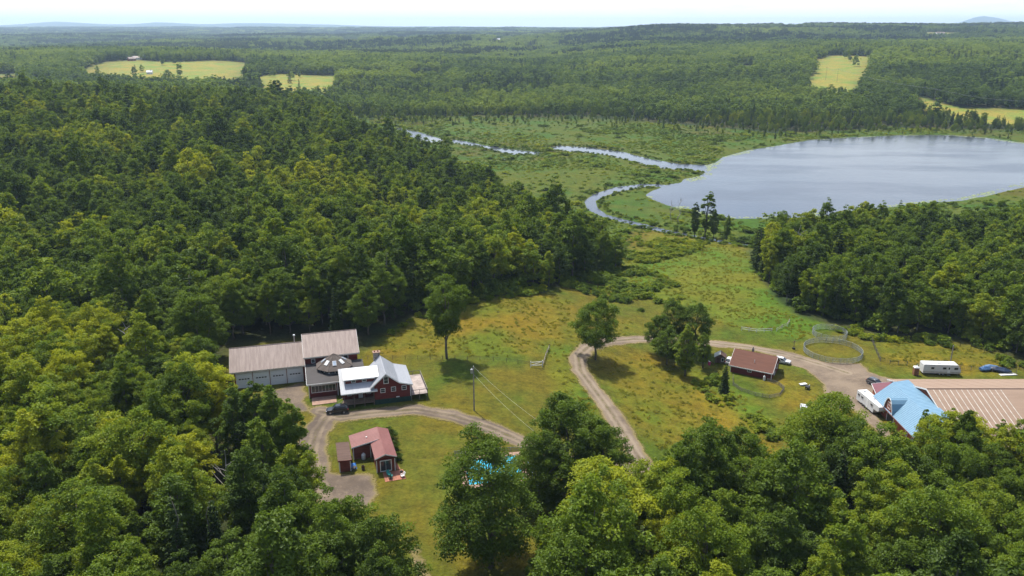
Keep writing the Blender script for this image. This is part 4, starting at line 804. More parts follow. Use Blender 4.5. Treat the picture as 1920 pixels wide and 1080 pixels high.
# deck
dk = MB().box(37.45, 41.1, -16.9, -6.6, 1.35, 1.5).build('deck', M_WOOD, f)
for k in range(25): MB().box(37.5 + k * .145, 37.63 + k * .145, -16.95, -6.55, 1.503, 1.54).build('plank', M_DECKW, dk)
for (x0, y0, x1, y1) in ((37.5, -16.85, 41.05, -16.85), (41.05, -16.85, 41.05, -6.65), (41.05, -6.65, 37.5, -6.65)):
    L = math.hypot(x1 - x0, y1 - y0); n_ = max(2, int(L / 1.7)); a = Vector((x0, y0, 0)); b = Vector((x1, y1, 0)); rl = MB()
    for zz, r_ in ((2.5, .06), (1.72, .03)): rl.tube(a + Vector((0, 0, zz)), b + Vector((0, 0, zz)), r_, 5)
    for k in range(int(L / .2)): q = a.lerp(b, k * .2 / L); rl.tube(q + Vector((0, 0, 1.72)), q + Vector((0, 0, 2.5)), .014, 4)
    rl.build('railing', M_POST if y0 != y1 else M_DARKMETAL, f)
    for k in range(n_ + 1): q = a.lerp(b, k / n_); MB().box(q.x - .05, q.x + .05, q.y - .05, q.y + .05, -.4, 2.55).build('deck_post', M_POST, f)
ch = MB().box(30.7, 32.1, -6.25, -5.2, 0, 7.75).build('chimney', M_STONE, f); MB().box(30.55, 32.25, -6.4, -5.05, 7.75, 7.9).build('cap', M_CONC, ch)
for q in (31.0, 31.75): MB().tube((q, -5.7, 7.9), (q, -5.7, 8.2), .16, 8).build('flue', M_BRICKP, ch)

# ------------------------------------------------------------------ red cabin, shed and what stands round them
CAB, CABA = (-24.81, 129.28), math.radians(17)
def CL(x, y):
    c, s_ = math.cos(CABA), math.sin(CABA); return (CAB[0] + x * c - y * s_, CAB[1] + x * s_ + y * c, 0)
c = thing('cabin', 'small red cabin with faded pink-red metal roof and sliding glass door', 'cabin', (*CAB, 0), CABA)
MB().prism([(0, 0, -.2), (3.4, 0, -.2), (3.4, 0, 2.95), (1.65, 0, 3.55), (0, 0, 2.95)], (0, 10.2, 0)).build('wall', M_REDB, c)
MB().prism([(-3.55, 6.0, -.2), (-3.55, 10.1, -.2), (-3.55, 10.1, 2.55), (-3.55, 6.0, 2.55)], (3.53, 0, 0)).build('wing_wall', M_REDB, c)
zr = 3.82; zw = zr - 5.55 * .195
for pts in ([(3.75, -.4, 3.08), (3.75, 10.6, 3.08), (1.65, 10.6, zr), (1.65, -.4, zr)], [(-.3, -.4, 3.06), (1.64, -.4, zr), (1.64, 5.72, zr), (-.3, 5.72, 3.06)], [(-3.9, 5.73, zw), (1.64, 5.73, zr), (1.64, 10.6, zr), (-3.9, 10.6, zw)]):
    r_ = roof(c, M_ROOF_PINK, pts, .10); 
    if pts[0][0] > 3: ribs(r_, M_ROOF_PINK, pts[0], pts[1], pts[2], pts[3], .45, .03, .04)
    elif pts[0][0] > -1: ribs(r_, M_ROOF_PINK, pts[3], pts[0], pts[1], pts[2], .45, .03, .04)
    else: ribs(r_, M_ROOF_PINK, pts[3], pts[0], pts[1], pts[2], .45, .03, .04)
MB().tube((1.65, -.4, zr + .02), (1.65, 10.6, zr + .02), .06, 6).build('ridge_cap', M_ROOF_PINK, c); MB().box(-.9, -.65, 7.6, 7.85, 3.2, 3.55).build('roof_vent', M_WHITE, c)
MB().prism([(-3.9, 5.68, zw - .22), (1.2, 5.68, zw - .22 + 5.1 * .195), (1.2, 5.68, zw + 5.1 * .195), (-3.9, 5.68, zw)], (0, .045, 0)).build('fascia', M_WHITE, c)
for xa, za, xb, zb in ((-.3, 3.06, 1.65, zr), (3.75, 3.08, 1.65, zr)): MB().prism([(xa, -.45, za - .18), (xb, -.45, zb - .18), (xb, -.45, zb), (xa, -.45, za)], (0, .045, 0)).build('rake_board', M_WHITE, c)
MB().box(-.1, 3.5, -.1, -.02, 2.62, 2.78).build('gable_beam', M_RED, c)
for xx, yy in ((-.06, -.06), (3.28, -.06), (-3.61, 5.94), (-.4, 5.94)): MB().box(xx, xx + .14, yy, yy + .1, -.05, 2.5).build('corner_board', M_WHITE, c)
window(c, (.6, -.01, .1), (1, 0, 0), (0, -1, 0), 2.15, 2.3, 1, 0, .14, M_WHITE, M_GLASS, 'sliding_door')
MB().box(-.03, -.01, 2.2, 2.75, 1.3, 1.75).build('window', M_WHITE, c)
pt = link('brick_patio', None, None, (*CAB, 0), CABA); tag(pt, kind='structure')
for i in range(9):
    for j in range(8):
        xx, yy = .98 + i * .42, -3.6 + j * .42
        if xx < 3.3 and yy > -.45: continue
        MB().box(xx, xx + .40, yy, yy + .40, .02, .065 + .012 * ((i * 7 + j * 3) % 3)).build('paver', M_BRICKP, pt)
for k in range(6): MB().box(3.62, 4.3 - k * .05, .0 + k * .42, .4 + k * .42, .02, .07).build('paver', M_BRICKP, pt)
def patio_chair(loc, rz, mat, label):
    o = thing('patio_chair', label, 'chair', loc, rz)
    MB().box(-.3, .3, -.3, .3, .38, .44).build('seat', mat, o); MB().prism([(-.3, .28, .42), (.3, .28, .42), (.3, .5, 1.0), (-.3, .5, 1.0)], (0, .05, .01)).build('backrest', mat, o)
    for a in (-.27, .27):
        for b in (-.27, .27): MB().box(a - .03, a + .03, b - .03, b + .03, 0, .38).build('leg', mat, o)
        MB().box(a - .04, a + .04, -.3, .32, .62, .66).build('armrest', mat, o)
patio_chair(CL(1.95, -1.7), CABA + .4, M_TEAL, 'teal plastic patio chair before the cabin sliding door'); patio_chair(CL(2.1, -2.55), CABA + 2.8, M_TEAL, 'teal plastic footed chair nearest the patio edge')
patio_chair(CL(4.2, -2.9), CABA - 1.2, M_PLASTIC, 'white patio chair at the corner of the brick patio')
o = thing('grill', 'black round kettle grill beside the white patio chair', 'grill', CL(4.2, -2.1), 0)
MB().ball((0, 0, .75), .3, .3, .26).build('bowl', M_DARKMETAL, o, smooth=True)
for k in range(3): a = k * 2.1; MB().tube((.12 * math.cos(a), .12 * math.sin(a), .6), (.32 * math.cos(a), .32 * math.sin(a), 0), .02, 5).build('leg', M_DARKMETAL, o)
o = thing('propane_tank', 'white upright propane tank against the dark wall of the cabin wing', 'gas tank', CL(-1.75, 5.6), 0)
MB().loft([[(r_ * math.cos(2 * math.pi * k / 14), r_ * math.sin(2 * math.pi * k / 14), z_) for k in range(14)] for r_, z_ in ((.36, .06), (.42, .16), (.42, .95), (.36, 1.12), (.2, 1.2))]).build('tank', M_PLASTIC, o, smooth=True); MB().tube((0, 0, 1.18), (0, 0, 1.36), .16, 10).build('collar', M_PLASTIC, o); MB().tube((0, 0, 0), (0, 0, .08), .34, 12).build('base_ring', M_STEEL, o)
o = thing('fire_barrel', 'rusty dark barrel on the worn grass in front of the cabin', 'barrel', CL(-2.3, 1.9), 0)
MB().loft([[(r_ * math.cos(2 * math.pi * k / 12), r_ * math.sin(2 * math.pi * k / 12), z_) for k in range(12)] for r_, z_ in ((.3, 0), (.3, .28), (.325, .30), (.3, .32), (.3, .58), (.325, .6), (.3, .62), (.3, .8), (.26, .8), (.26, .3))]).build('drum', M_ROOF_SHED, o); MB().tube((0, 0, .32), (0, 0, .34), .25, 10).build('ash', M_STEEL, o)
o = thing('tarp_pile', 'crumpled blue tarpaulin beside the brown shed', 'tarp', CL(-4.1, 3.6), .3)
mb = MB(); rr = random.Random(4); gr = [[(-.75 + 1.5 * i / 7, -1.1 + 2.2 * j / 9, max(0, .55 * math.sin(math.pi * i / 7) * math.sin(math.pi * j / 9) + rr.uniform(-.10, .12))) for i in range(8)] for j in range(10)]
for j in range(9):
    for i in range(7): mb.face([gr[j][i], gr[j][i + 1], gr[j + 1][i + 1], gr[j + 1][i]])
mb.build('sheet', M_BLUETARP, o)
o = thing('wheelbarrow', 'black wheelbarrow at the end of the blue tarpaulin', 'wheelbarrow', CL(-3.95, 2.2), 1.2)
MB().loft([[(-.28, -.2, .3), (.28, -.2, .3), (.28, .2, .3), (-.28, .2, .3)], [(-.5, -.35, .62), (.55, -.35, .62), (.55, .35, .62), (-.5, .35, .62)]]).build('tray', M_DARKMETAL, o)
w_ = MB().tube((.62, -.06, .2), (.62, .06, .2), .2, 12).build('wheel', M_RUBBER, o)
for q in (-.22, .22): MB().tube((.6, q * .3, .2), (-1.0, q * 1.4, .5), .025, 5).build('handle', M_WOOD, o); MB().tube((-.35, q, .36), (-.42, q, 0), .025, 5).build('leg', M_DARKMETAL, o)
SH = (-31.66, 129.44); sh = thing('shed', 'narrow dark red shed with brown shingle roof beside the driveway loop', 'shed', (*SH, 0), math.radians(15))
MB().prism([(0, 0, -.2), (2.0, 0, -.2), (2.0, 0, 2.32), (0, 0, 2.42)], (0, 6.4, 0)).build('wall', M_REDB, sh); roof(sh, M_ROOF_SHED, [(-.25, -.3, 2.58), (2.25, -.3, 2.44), (2.25, 6.7, 2.44), (-.25, 6.7, 2.58)], .12)
MB().box(-.06, -.01, .3, 3.6, .05, 2.3).build('door', M_CREAM, sh); MB().box(-.06, .1, -.06, -.005, -.05, 2.38).build('corner_board', M_WHITE, sh); MB().box(1.9, 2.06, -.06, -.005, -.05, 2.3).build('corner_board', M_WHITE, sh)
MB().box(-.3, 2.3, -.36, -.31, 2.3, 2.5).build('fascia', M_RED, sh)
V, Q, L, cs = broad(700, 2.9, .05, 1.5, 'round', 26, 3600, .16); bm_ = crown_mesh('foliage', V, Q, L, M_LEAF)
mb = MB(); limb(mb, (0, 0, -.2), (0, 0, 1.6), .08, .03, 3, 5, 3); bst = mb.mesh('stem', M_BARK)
for (bx_, by_, sc_, lb) in ((3.9, 11.4, 1.05, 'largest round dark bush behind the cabin roof'), (4.4, 7.3, .72, 'middle dark bush along the cabin wall'), (4.5, 3.3, .62, 'small dark bush by the cabin corner beside the patio')):
    p_ = CL(bx_, by_); o = link('bush', None, None, p_, bx_, (sc_, sc_, sc_)); tag(o, lb, 'bush'); a = link('foliage', bm_, o); a['tone'] = .16; link('stem', bst, o)

# ------------------------------------------------------------------ vehicles
M_CARBLACK = plain('black car paint', (.012, .014, .020), .18, 0, .1, spec=.7); M_CARWHITE = plain('white car paint', (.62, .63, .64), .25, 0, .05, spec=.6); M_CARSILVER = plain('grey car paint', (.16, .17, .18), .25, .4, .05, spec=.6)
M_LAMP = plain('clear lamp', (.6, .62, .65), .15, spec=.8); M_TAIL = plain('red lamp', (.35, .01, .01), .25)
def sec(x, zb, zt, hw, tum=.0, n=0):
    return [(x, -hw * .9, zb), (x, -hw, zb + .14), (x, -hw, zb + (zt - zb) * .62), (x, -hw * (.97 - tum), zt - .03), (x, -hw * (.80 - tum), zt), (x, hw * (.80 - tum), zt), (x, hw * (.97 - tum), zt - .03), (x, hw, zb + (zt - zb) * .62), (x, hw, zb + .14), (x, hw * .9, zb)]
def car(name, label, cat, loc, rz, paint, L=4.7, Wd=1.85, Hh=1.70, hatch=True):
    o = thing(name, label, cat, loc, rz); h = Wd / 2; k = L / 4.7; b = .26; belt = 1.02 * Hh / 1.7
    st = [(2.35, b + .14, .66, h * .78), (2.28, b + .04, .80, h * .9), (1.9, b, .93, h * .98), (1.15, b, belt, h), (0, b, belt + .02, h), (-1.3, b, belt + .05, h), (-2.1, b + .02, belt + .04, h * .98), (-2.32, b + .12, belt - .1, h * .88)]
    MB().loft([sec(x * k, zb, zt, hw) for x, zb, zt, hw in st]).build('body', paint, o, smooth=False)
    ro = [(1.0, belt + .01, belt + .02, h * .90), (.30, belt - .02, Hh - .04, h * .86), (-.6, belt - .02, Hh, h * .86), (-1.55, belt - .02, Hh - .03, h * .85), (-2.15, belt - .02, belt + .20 if hatch else belt + .06, h * .86)]
    MB().loft([sec(x * k, zb, zt, hw, .12) for x, zb, zt, hw in ro]).build('cabin_glass', M_GLASS, o)
    MB().loft([[(x * k, -w_, z_), (x * k, w_, z_), (x * k, w_ * .98, z_ + .035), (x * k, -w_ * .98, z_ + .035)] for x, w_, z_ in ((.32, h * .66, Hh - .045), (-.6, h * .68, Hh), (-1.6, h * .66, Hh - .035))]).build('roof', paint, o)
    for sy in (-1, 1):
        for a, c_ in (((1.02, belt), (.30, Hh - .03)), ((-.35, belt), (-.42, Hh - .0)), ((-2.1, belt + .06), (-1.6, Hh - .03))):
            MB().tube((a[0] * k, sy * h * .895, a[1]), (c_[0] * k, sy * h * .70, c_[1]), .045, 5).build('pillar', paint, o)
        for wx in (1.42, -1.42):
            w_ = MB().tube((wx * k, sy * (h - .20), .34), (wx * k, sy * (h + .02), .34), .345, 16).build('wheel', M_RUBBER, o); MB().tube((wx * k, sy * (h + .021), .34), (wx * k, sy * (h + .03), .34), .22, 12).build('rim', M_STEEL, w_)
        MB().ball((.72 * k, sy * (h + .08), belt + .08), .07, .11, .08, 8, 4).build('mirror', paint, o)
        MB().box(2.16 * k, 2.30 * k, sy * h * .80 - .14, sy * h * .80 + .14, .66, .80).build('headlight', M_LAMP, o); MB().box(-2.33 * k, -2.22 * k, sy * h * .78 - .12, sy * h * .78 + .12, .72, .98).build('tail_light', M_TAIL, o)
    MB().box(2.28 * k, 2.37 * k, -h * .6, h * .6, .36, .50).build('bumper', M_DARKMETAL, o)
    return o
x, y, z = GT(633, 774); car('suv', 'black SUV parked on the driveway before the farmhouse porch', 'car', (x, y, z + .07), math.pi + math.radians(9), M_CARBLACK)
x, y, z = GT(1466, 681); car('white_car', 'white car parked behind the gable end of the red cottage', 'car', (x, y, z + .05), math.radians(-32), M_CARWHITE, 4.4, 1.8, 1.5)
x, y, z = GT(1641, 723); car('silver_suv', 'grey SUV nosed up to the plum lean-to roof beside the blue barn', 'car', (x, y, z + .05), math.radians(-62), M_CARSILVER, 4.6, 1.85, 1.7)
x, y, z = GT(1368, 680); car('small_white_car', 'white car half hidden behind the cottage beside the playhouse', 'car', (x, y, z + .05), math.radians(60), M_CARWHITE, 4.2, 1.75, 1.5)
x, y, z = GT(1507, 771); car('compact_car', 'small white car peeping out beside the olive dome-shaped tree', 'car', (x, y, z + .05), math.radians(70), M_CARWHITE, 4.2, 1.75, 1.5)
# travel trailer
a = GT(*[1729.5, 703.5]); b = GT(1800, 705.5); LN = math.hypot(b[0] - a[0], b[1] - a[1]); rz = math.atan2(b[1] - a[1], b[0] - a[0])
o = thing('travel_trailer', 'long white travel trailer parked along the paddock fence', 'trailer', (a[0], a[1], a[2]), rz)
MB().prism([(0, 0, .55), (LN - .25, 0, .55), (LN, 0, .85), (LN, 0, 1.5), (LN - .75, 0, 2.85), (LN - 1.0, 0, 2.95), (.1, 0, 2.95), (0, 0, 2.8)], (0, 2.5, 0)).build('body', M_PLASTIC, o)
MB().box(.02, LN - .1, -.03, -.004, .62, 1.12).build('lower_band', M_CREAM, o)
for x0, w_, h_ in ((1.9, .7, .5), (4.8, .8, .5), (7.6 * LN / 9.3, .9, .5)): window(o, (x0, -.005, 1.75), (1, 0, 0), (0, -1, 0), w_, h_, 0, 0, .05, M_DARKMETAL)
d = MB().box(6.0, 6.65, -.035, -.004, .75, 2.6).build('door', M_WHITE, o); MB().box(6.15, 6.5, -.05, -.036, 1.7, 2.3).build('pane', M_GLASS, d)
for x0 in (4.2, 5.05): w_ = MB().tube((x0, .05, .36), (x0, .3, .36), .36, 14).build('wheel', M_RUBBER, o); MB().tube((x0, .03, .36), (x0, .049, .36), .2, 10).build('rim', M_STEEL, w_)
MB().box(3.6, 4.5, .9, 1.6, 2.96, 3.22).build('air_conditioner', M_WHITE, o); MB().box(6.2, 6.7, 1.0, 1.5, 2.96, 3.08).build('roof_vent', M_CREAM, o); MB().tube((LN - .2, 1.25, .6), (LN + 1.1, 1.25, .5), .06, 6).build('hitch', M_DARKMETAL, o); MB().box(5.9, 6.7, -.45, -.06, .28, .34).build('step', M_STEEL, o)
# horse trailer
a = GT(1607, 752); b = GT(1648, 786); rz = math.atan2(b[1] - a[1], b[0] - a[0]); o = thing('horse_trailer', 'white gooseneck horse trailer parked along the blue-roofed barn', 'trailer', (a[0] - .3, a[1], a[2]), rz)
MB().prism([(0, 0, .5), (7.2, 0, .5), (7.2, 0, 1.45), (9.0, 0, 1.6), (9.4, 0, 2.0), (9.2, 0, 2.75), (8.9, 0, 2.9), (.1, 0, 2.9), (0, 0, 2.75)], (0, 2.3, 0)).build('body', M_PLASTIC, o)
for x0 in (.5, 2.0, 6.0): window(o, (x0, -.005, 1.8), (1, 0, 0), (0, -1, 0), .8, .55, 0, 0, .05, M_STEEL)
MB().box(4.2, 4.9, -.03, -.004, .6, 2.5).build('door', M_WHITE, o)
for x0 in (2.7, 3.6): w_ = MB().tube((x0, -.02, .38), (x0, .25, .38), .38, 14).build('wheel', M_RUBBER, o); MB().tube((x0, -.04, .38), (x0, -.021, .38), .2, 10).build('rim', M_STEEL, w_)
MB().box(2.2, 4.1, -.12, -.03, .72, .82).build('mudguard', M_STEEL, o); MB().tube((8.6, 1.15, 1.6), (8.6, 1.15, .55), .08, 8).build('gooseneck_post', M_DARKMETAL, o); MB().box(1.0, 1.5, .9, 1.4, 2.905, 3.0).build('roof_vent', M_STEEL, o); MB().box(5.0, 5.5, .9, 1.4, 2.905, 3.0).build('roof_vent', M_STEEL, o)
MB().tube((6.9, .3, .5), (6.9, .3, 0), .05, 6).build('jack', M_DARKMETAL, o)
# portable toilet
x, y, z = GT(1716, 703); o = thing('portable_toilet', 'brown portable toilet with white roof beside the travel trailer', 'toilet', (x, y, z), -.1)
MB().box(-.58, .58, -.58, .58, .08, 2.05).build('cabin', M_POTTY, o); d = MB().box(-.42, .42, -.62, -.585, .15, 1.95).build('door', M_POTTY, o); MB().box(.26, .34, -.65, -.625, 1.0, 1.15).build('handle', M_PLASTIC, d)
MB().loft([[(-.64, -.64, 2.05), (.64, -.64, 2.05), (.64, .64, 2.05), (-.64, .64, 2.05)], [(-.62, -.62, 2.2), (.62, -.62, 2.2), (.62, .62, 2.2), (-.62, .62, 2.2)], [(-.35, -.4, 2.42), (.35, -.4, 2.42), (.35, .4, 2.42), (-.35, .4, 2.42)]]).build('roof', M_PLASTIC, o); MB().box(-.62, .62, -.62, .62, 0, .078).build('skid', M_DARKMETAL, o); MB().tube((.4, .4, 2.2), (.4, .4, 2.7), .06, 6).build('vent_pipe', M_PLASTIC, o)

# ------------------------------------------------------------------ red cottage, its garden and odds and ends
CO = GT(*[1280 + 480 / 5.4, 560 + 740 / 5.4]); COA = math.radians(-30)
def OL(x, y):
    c_, s_ = math.cos(COA), math.sin(COA); X, Y = CO[0] + x * c_ - y * s_, CO[1] + x * s_ + y * c_; return (X, Y, zl(X, Y))
zc = min(OL(0, 0)[2], OL(10, 8)[2], OL(10, 0)[2], OL(0, 8)[2]); o = thing('cottage', 'small red cottage with brown shingle roof inside the road bend', 'cottage', (CO[0], CO[1], zc), COA)
MB().prism([(0, 0, -.3), (0, 8.4, -.3), (0, 8.4, 2.25), (0, 4.2, 4.75), (0, 0, 2.25)], (10.4, 0, 0)).build('wall', M_RED, o)
roof(o, M_ROOF_BROWN, [(-.35, -.55, 2.02), (10.75, -.55, 2.02), (10.75, 4.2, 4.98), (-.35, 4.2, 4.98)]); roof(o, M_ROOF_BROWN, [(-.35, 4.21, 4.98), (10.75, 4.21, 4.98), (10.75, 8.95, 2.02), (-.35, 8.95, 2.02)])
MB().box(-.35, 10.75, -.61, -.56, 1.8, 2.02).build('fascia', M_WHITE, o)
for xx in (-.4, 10.755):
    for ya, yb_ in ((-.55, 4.2), (8.95, 4.2)): MB().prism([(xx, ya, 1.8), (xx, yb_, 4.76), (xx, yb_, 4.99), (xx, ya, 2.03)], (.045, 0, 0)).build('rake_board', M_WHITE, o)
for xx in (-.05, 10.3): MB().box(xx, xx + .15, -.05, .1, -.1, 2.0).build('corner_board', M_WHITE, o)
window(o, (10.41, 1.3, .9), (0, 1, 0), (1, 0, 0), 1.0, 1.2, 0, 1); window(o, (10.41, 5.6, .9), (0, 1, 0), (1, 0, 0), 1.0, 1.2, 0, 1); window(o, (10.41, 3.8, 2.9), (0, 1, 0), (1, 0, 0), .8, .9, 0, 1); window(o, (4.3, -.01, .95), (1, 0, 0), (0, -1, 0), 1.1, .8, 1)
d = MB().box(10.41, 10.45, 3.2, 4.1, 0, 2.1).build('door', M_WHITE, o); MB().box(10.455, 10.47, 3.4, 3.9, 1.2, 1.8).build('pane', M_GLASS, d)
MB().tube((5.6, 1.4, 3.1), (5.6, 1.4, 4.0), .07, 8).build('vent_pipe', M_PLASTIC, o); ch = MB().box(4.0, 4.5, 4.5, 5.0, 3.9, 5.75).build('chimney', M_STONE, o); MB().tube((4.25, 4.75, 5.75), (4.25, 4.75, 6.0), .14, 8).build('flue', M_DARKMETAL, ch)
def fence(name, label, pts, mat, post_mat, ph, rails, step, picket=0.0, bar=.02, cat='fence', closed=False, rail_r=.035, post_r=.05, group=None, railflat=False):
    """posts are parts, each bay between two posts is one panel of rails and pickets"""
    P3 = [Vector(p) for p in pts]; P3 = P3 + [P3[0]] if closed else P3; dense = [P3[0]]
    for a_, b_ in zip(P3[:-1], P3[1:]):
        k = max(1, round((b_ - a_).length / step)); dense += [a_.lerp(b_, j / k) for j in range(1, k + 1)]
    for q in dense: q.z = zl(q.x, q.y)
    o = thing(name, label, cat, dense[0].copy(), 0, group); O_ = dense[0].copy()
    for j, q in enumerate(dense[:-1] if closed else dense): q = q - O_; MB().tube(q + Vector((0, 0, -.2)), q + Vector((0, 0, ph)), post_r, 6).build('post', post_mat, o)
    for a_, b_ in zip(dense[:-1], dense[1:]):
        a_, b_ = a_ - O_, b_ - O_; mb = MB(); L = (b_ - a_).length
        for zz in rails: mb.tube(a_ + Vector((0, 0, zz)), b_ + Vector((0, 0, zz)), rail_r, 5)
        if picket:
            k = int(L / picket)
            for j in range(k + 1): q = a_.lerp(b_, (j + .3) / (k + 1)); mb.tube(q + Vector((0, 0, .08)), q + Vector((0, 0, ph * .97)), bar, 4)
        mb.build('panel', mat, o)
    return o
gp = [OL(1.6, -3.2), OL(2.9, -8.0), OL(5.8, -10.4), OL(9.3, -11.2), OL(12.5, -10.9), OL(14.4, -8.4), OL(14.5, -4.2), OL(12.8, -2.2), OL(9.8, -1.4)]
fence('garden_fence', 'low grey picket fence curving round the cottage garden', gp, M_POST, M_POST, 1.0, (.25, .8), 1.6, .13, .022)
ph_ = OL(-4.2, 5.4); o = thing('playhouse', 'tiny wooden playhouse with grey roof beside the cottage', 'playhouse', ph_, COA + .25)
MB().prism([(-1.3, -1.2, -.2), (1.3, -1.2, -.2), (1.3, -1.2, 1.7), (0, -1.2, 2.5), (-1.3, -1.2, 1.7)], (0, 2.4, 0)).build('wall', M_WOOD, o)
for sx in (-1, 1): roof(o, M_ROOF_SHED if sx > 0 else M_FENCEG, [(sx * 1.6, -1.45, 1.62), (sx * .005, -1.45, 2.62), (sx * .005, 1.45, 2.62), (sx * 1.6, 1.45, 1.62)], .1)
window(o, (.3, -1.21, .5), (1, 0, 0), (0, -1, 0), .7, 1.0, 0, 0, .08); MB().box(-.9, -.1, -1.25, -1.205, 0, 1.5).build('door', M_ROOF_SHED, o)
p_ = OL(-9.2, 8.6); o = thing('paddling_pool', 'upright round teal paddling pool leaning by the trees', 'pool', p_, .5)
MB().tube((0, 0, .85), (0, .18, .88), .85, 20).build('base', M_TEAL, o)
mb = MB()
for k in range(20): a_, b_ = 2 * math.pi * k / 20, 2 * math.pi * (k + 1) / 20; mb.tube((.85 * math.cos(a_), -.08, .85 + .85 * math.sin(a_)), (.85 * math.cos(b_), -.08, .85 + .85 * math.sin(b_)), .09, 6)
mb.build('rim', M_TEAL, o)
p_ = OL(-5.2, 2.6); o = thing('toy_house', 'pink plastic toy slide in front of the playhouse', 'toy', p_, .4); MB().prism([(0, -.3, 0), (0, .3, 0), (-1.2, .3, 1.0), (-1.2, -.3, 1.0)], (0, 0, .08)).build('slide', M_PINK, o); MB().box(-1.5, -1.15, -.32, .32, 0, 1.0).build('ladder', M_PINK, o); MB().box(-1.5, -1.15, -.34, .34, 1.0, 1.06).build('platform', M_PLASTIC, o)
p_ = OL(8.9, -1.0); o = thing('gas_bottle', 'white gas bottle standing against the cottage wall', 'gas tank', p_, 0); MB().loft([[(r_ * math.cos(2 * math.pi * k / 12), r_ * math.sin(2 * math.pi * k / 12), z_) for k in range(12)] for r_, z_ in ((.26, 0), (.3, .08), (.3, 1.0), (.2, 1.2), (.08, 1.3))]).build('tank', M_PLASTIC, o); MB().tube((0, 0, 1.3), (0, 0, 1.42), .1, 8).build('valve', M_STEEL, o)
p_ = OL(18.0, .9); o = thing('white_tub', 'white tub lying on the worn lawn beside the cottage', 'tub', p_, .3); MB().loft([[(-.8, -.3, 0), (.8, -.3, 0), (.8, .3, 0), (-.8, .3, 0)], [(-.9, -.4, .38), (.9, -.4, .38), (.9, .4, .38), (-.9, .4, .38)]]).build('basin', M_PLASTIC, o); MB().box(-.95, .95, -.45, .45, .383, .42).build('rim', M_PLASTIC, o)
p_ = OL(19.4, -.8); o = thing('garden_cart', 'black garden cart near the white tub on the lawn', 'cart', p_, .9); MB().loft([[(-.6, -.35, .35), (.6, -.35, .35), (.6, .35, .35), (-.6, .35, .35)], [(-.72, -.45, .75), (.72, -.45, .75), (.72, .45, .75), (-.72, .45, .75)]]).build('tray', M_DARKMETAL, o)
for a_ in (-.45, .45):
    for b_ in (-.4, .4): MB().tube((a_, b_ - .05, .2), (a_, b_ + .05, .2), .2, 10).build('wheel', M_RUBBER, o)
MB().tube((.7, 0, .4), (1.5, 0, .7), .03, 5).build('handle', M_STEEL, o)
# ------------------------------------------------------------------ blue-roofed barn and the riding arena
BA = GT(*[1540 + 760 / 4.908, 640 + 855 / 4.908]); zb_ = -7.1
b = thing('barn', 'red barn with light blue metal roof and gambrel-fronted dormer', 'barn', (BA[0], BA[1], zb_), 0)
MB().prism([(-.9, -7, -.3), (5.95, -7, -.3), (5.95, -7, 6.6), (2.5, -7, 6.2), (-.9, -7, 3.3)], (0, 19.6, 0)).build('wall', M_BARNRED, b)
A_ = [(-1.7, -7.3, 3.02), (-1.7, 12.9, 3.02), (2.5, 12.9, 6.55), (2.5, -7.3, 6.55)]; r_ = roof(b, M_ROOF_BLUE, A_); ribs(r_, M_ROOF_BLUE, *A_, .6, .04, .04)
A_ = [(2.51, -7.3, 6.55), (2.51, 12.9, 6.55), (6.0, 12.9, 7.15), (6.0, -7.3, 7.15)]; r_ = roof(b, M_ROOF_BLUE, A_, .16); ribs(r_, M_ROOF_BLUE, *A_, .6, .04, .04)
MB().box(-1.76, -1.71, -7.3, 12.9, 2.8, 3.03).build('fascia', M_ROOF_PINK, b)
for yy in (-5.6, -3.0, 8.2, 10.6): window(b, (-.905, yy + .8, 1.0), (0, -1, 0), (-1, 0, 0), .8, 1.2, 0, 1)
for yy in (-6.95, 3.4, 6.6, 12.4): MB().box(-.98, -.9, yy, yy + .16, -.1, 3.05).build('corner_board', M_WHITE, b)
MB().box(-.99, -.92, 3.6, 6.5, 0, 2.9).build('doorway', M_DARKMETAL, b)
gp_ = [(-1.55, 3.15, 3.15), (-1.55, 3.35, 4.1), (-1.55, 3.9, 5.3), (-1.55, 4.45, 5.95), (-1.55, 5.05, 6.2), (-1.55, 5.65, 5.95), (-1.55, 6.2, 5.3), (-1.55, 6.75, 4.1), (-1.55, 6.95, 3.15)]
dm = MB().prism(gp_, (3.3, 0, 0)).build('dormer', M_BARNRED, b)
for p0, p1 in zip(gp_[:-1], gp_[1:]):
    v = Vector(p1) - Vector(p0); nn = Vector((0, -v.z, v.y)).normalized(); q0, q1 = Vector(p0) + nn * .03, Vector(p1) + nn * .03
    MB().prism([q0 + Vector((-.18, 0, 0)), q1 + Vector((-.18, 0, 0)), q1 + Vector((4.3, 0, 0)), q0 + Vector((4.3, 0, 0))], nn * .09).build('dormer_roof', M_ROOF_BLUE, b)
    MB().prism([q0 + Vector((-.28, 0, 0)), q1 + Vector((-.28, 0, 0)), q1 + Vector((-.28, 0, 0)) + nn * .16, q0 + Vector((-.28, 0, 0)) + nn * .16], (.09, 0, 0)).build('dormer_trim', M_WHITE, b)
window(b, (-1.56, 5.75, 3.7), (0, -1, 0), (-1, 0, 0), 1.4, 1.6, 1, 1, .1, M_WHITE, M_BARNRED, 'loft_door')
ar = thing('riding_arena', 'huge red riding arena with low tan metal roof behind the blue-roofed barn', 'arena', (BA[0], BA[1], zb_), 0)
XA, XB, YF, YR, YN, ZE, ZR = 6.1, 62, 21.5, 4.4, -13.5, 3.2, 8.9
MB().prism([(XA, YF, -.3), (XA, YF, ZE - .1), (XA, YR, ZR - .15), (XA, YN, ZE - .3), (XA, YN, -.3)], (XB - XA, 0, 0)).build('wall', M_BARNRED, ar)
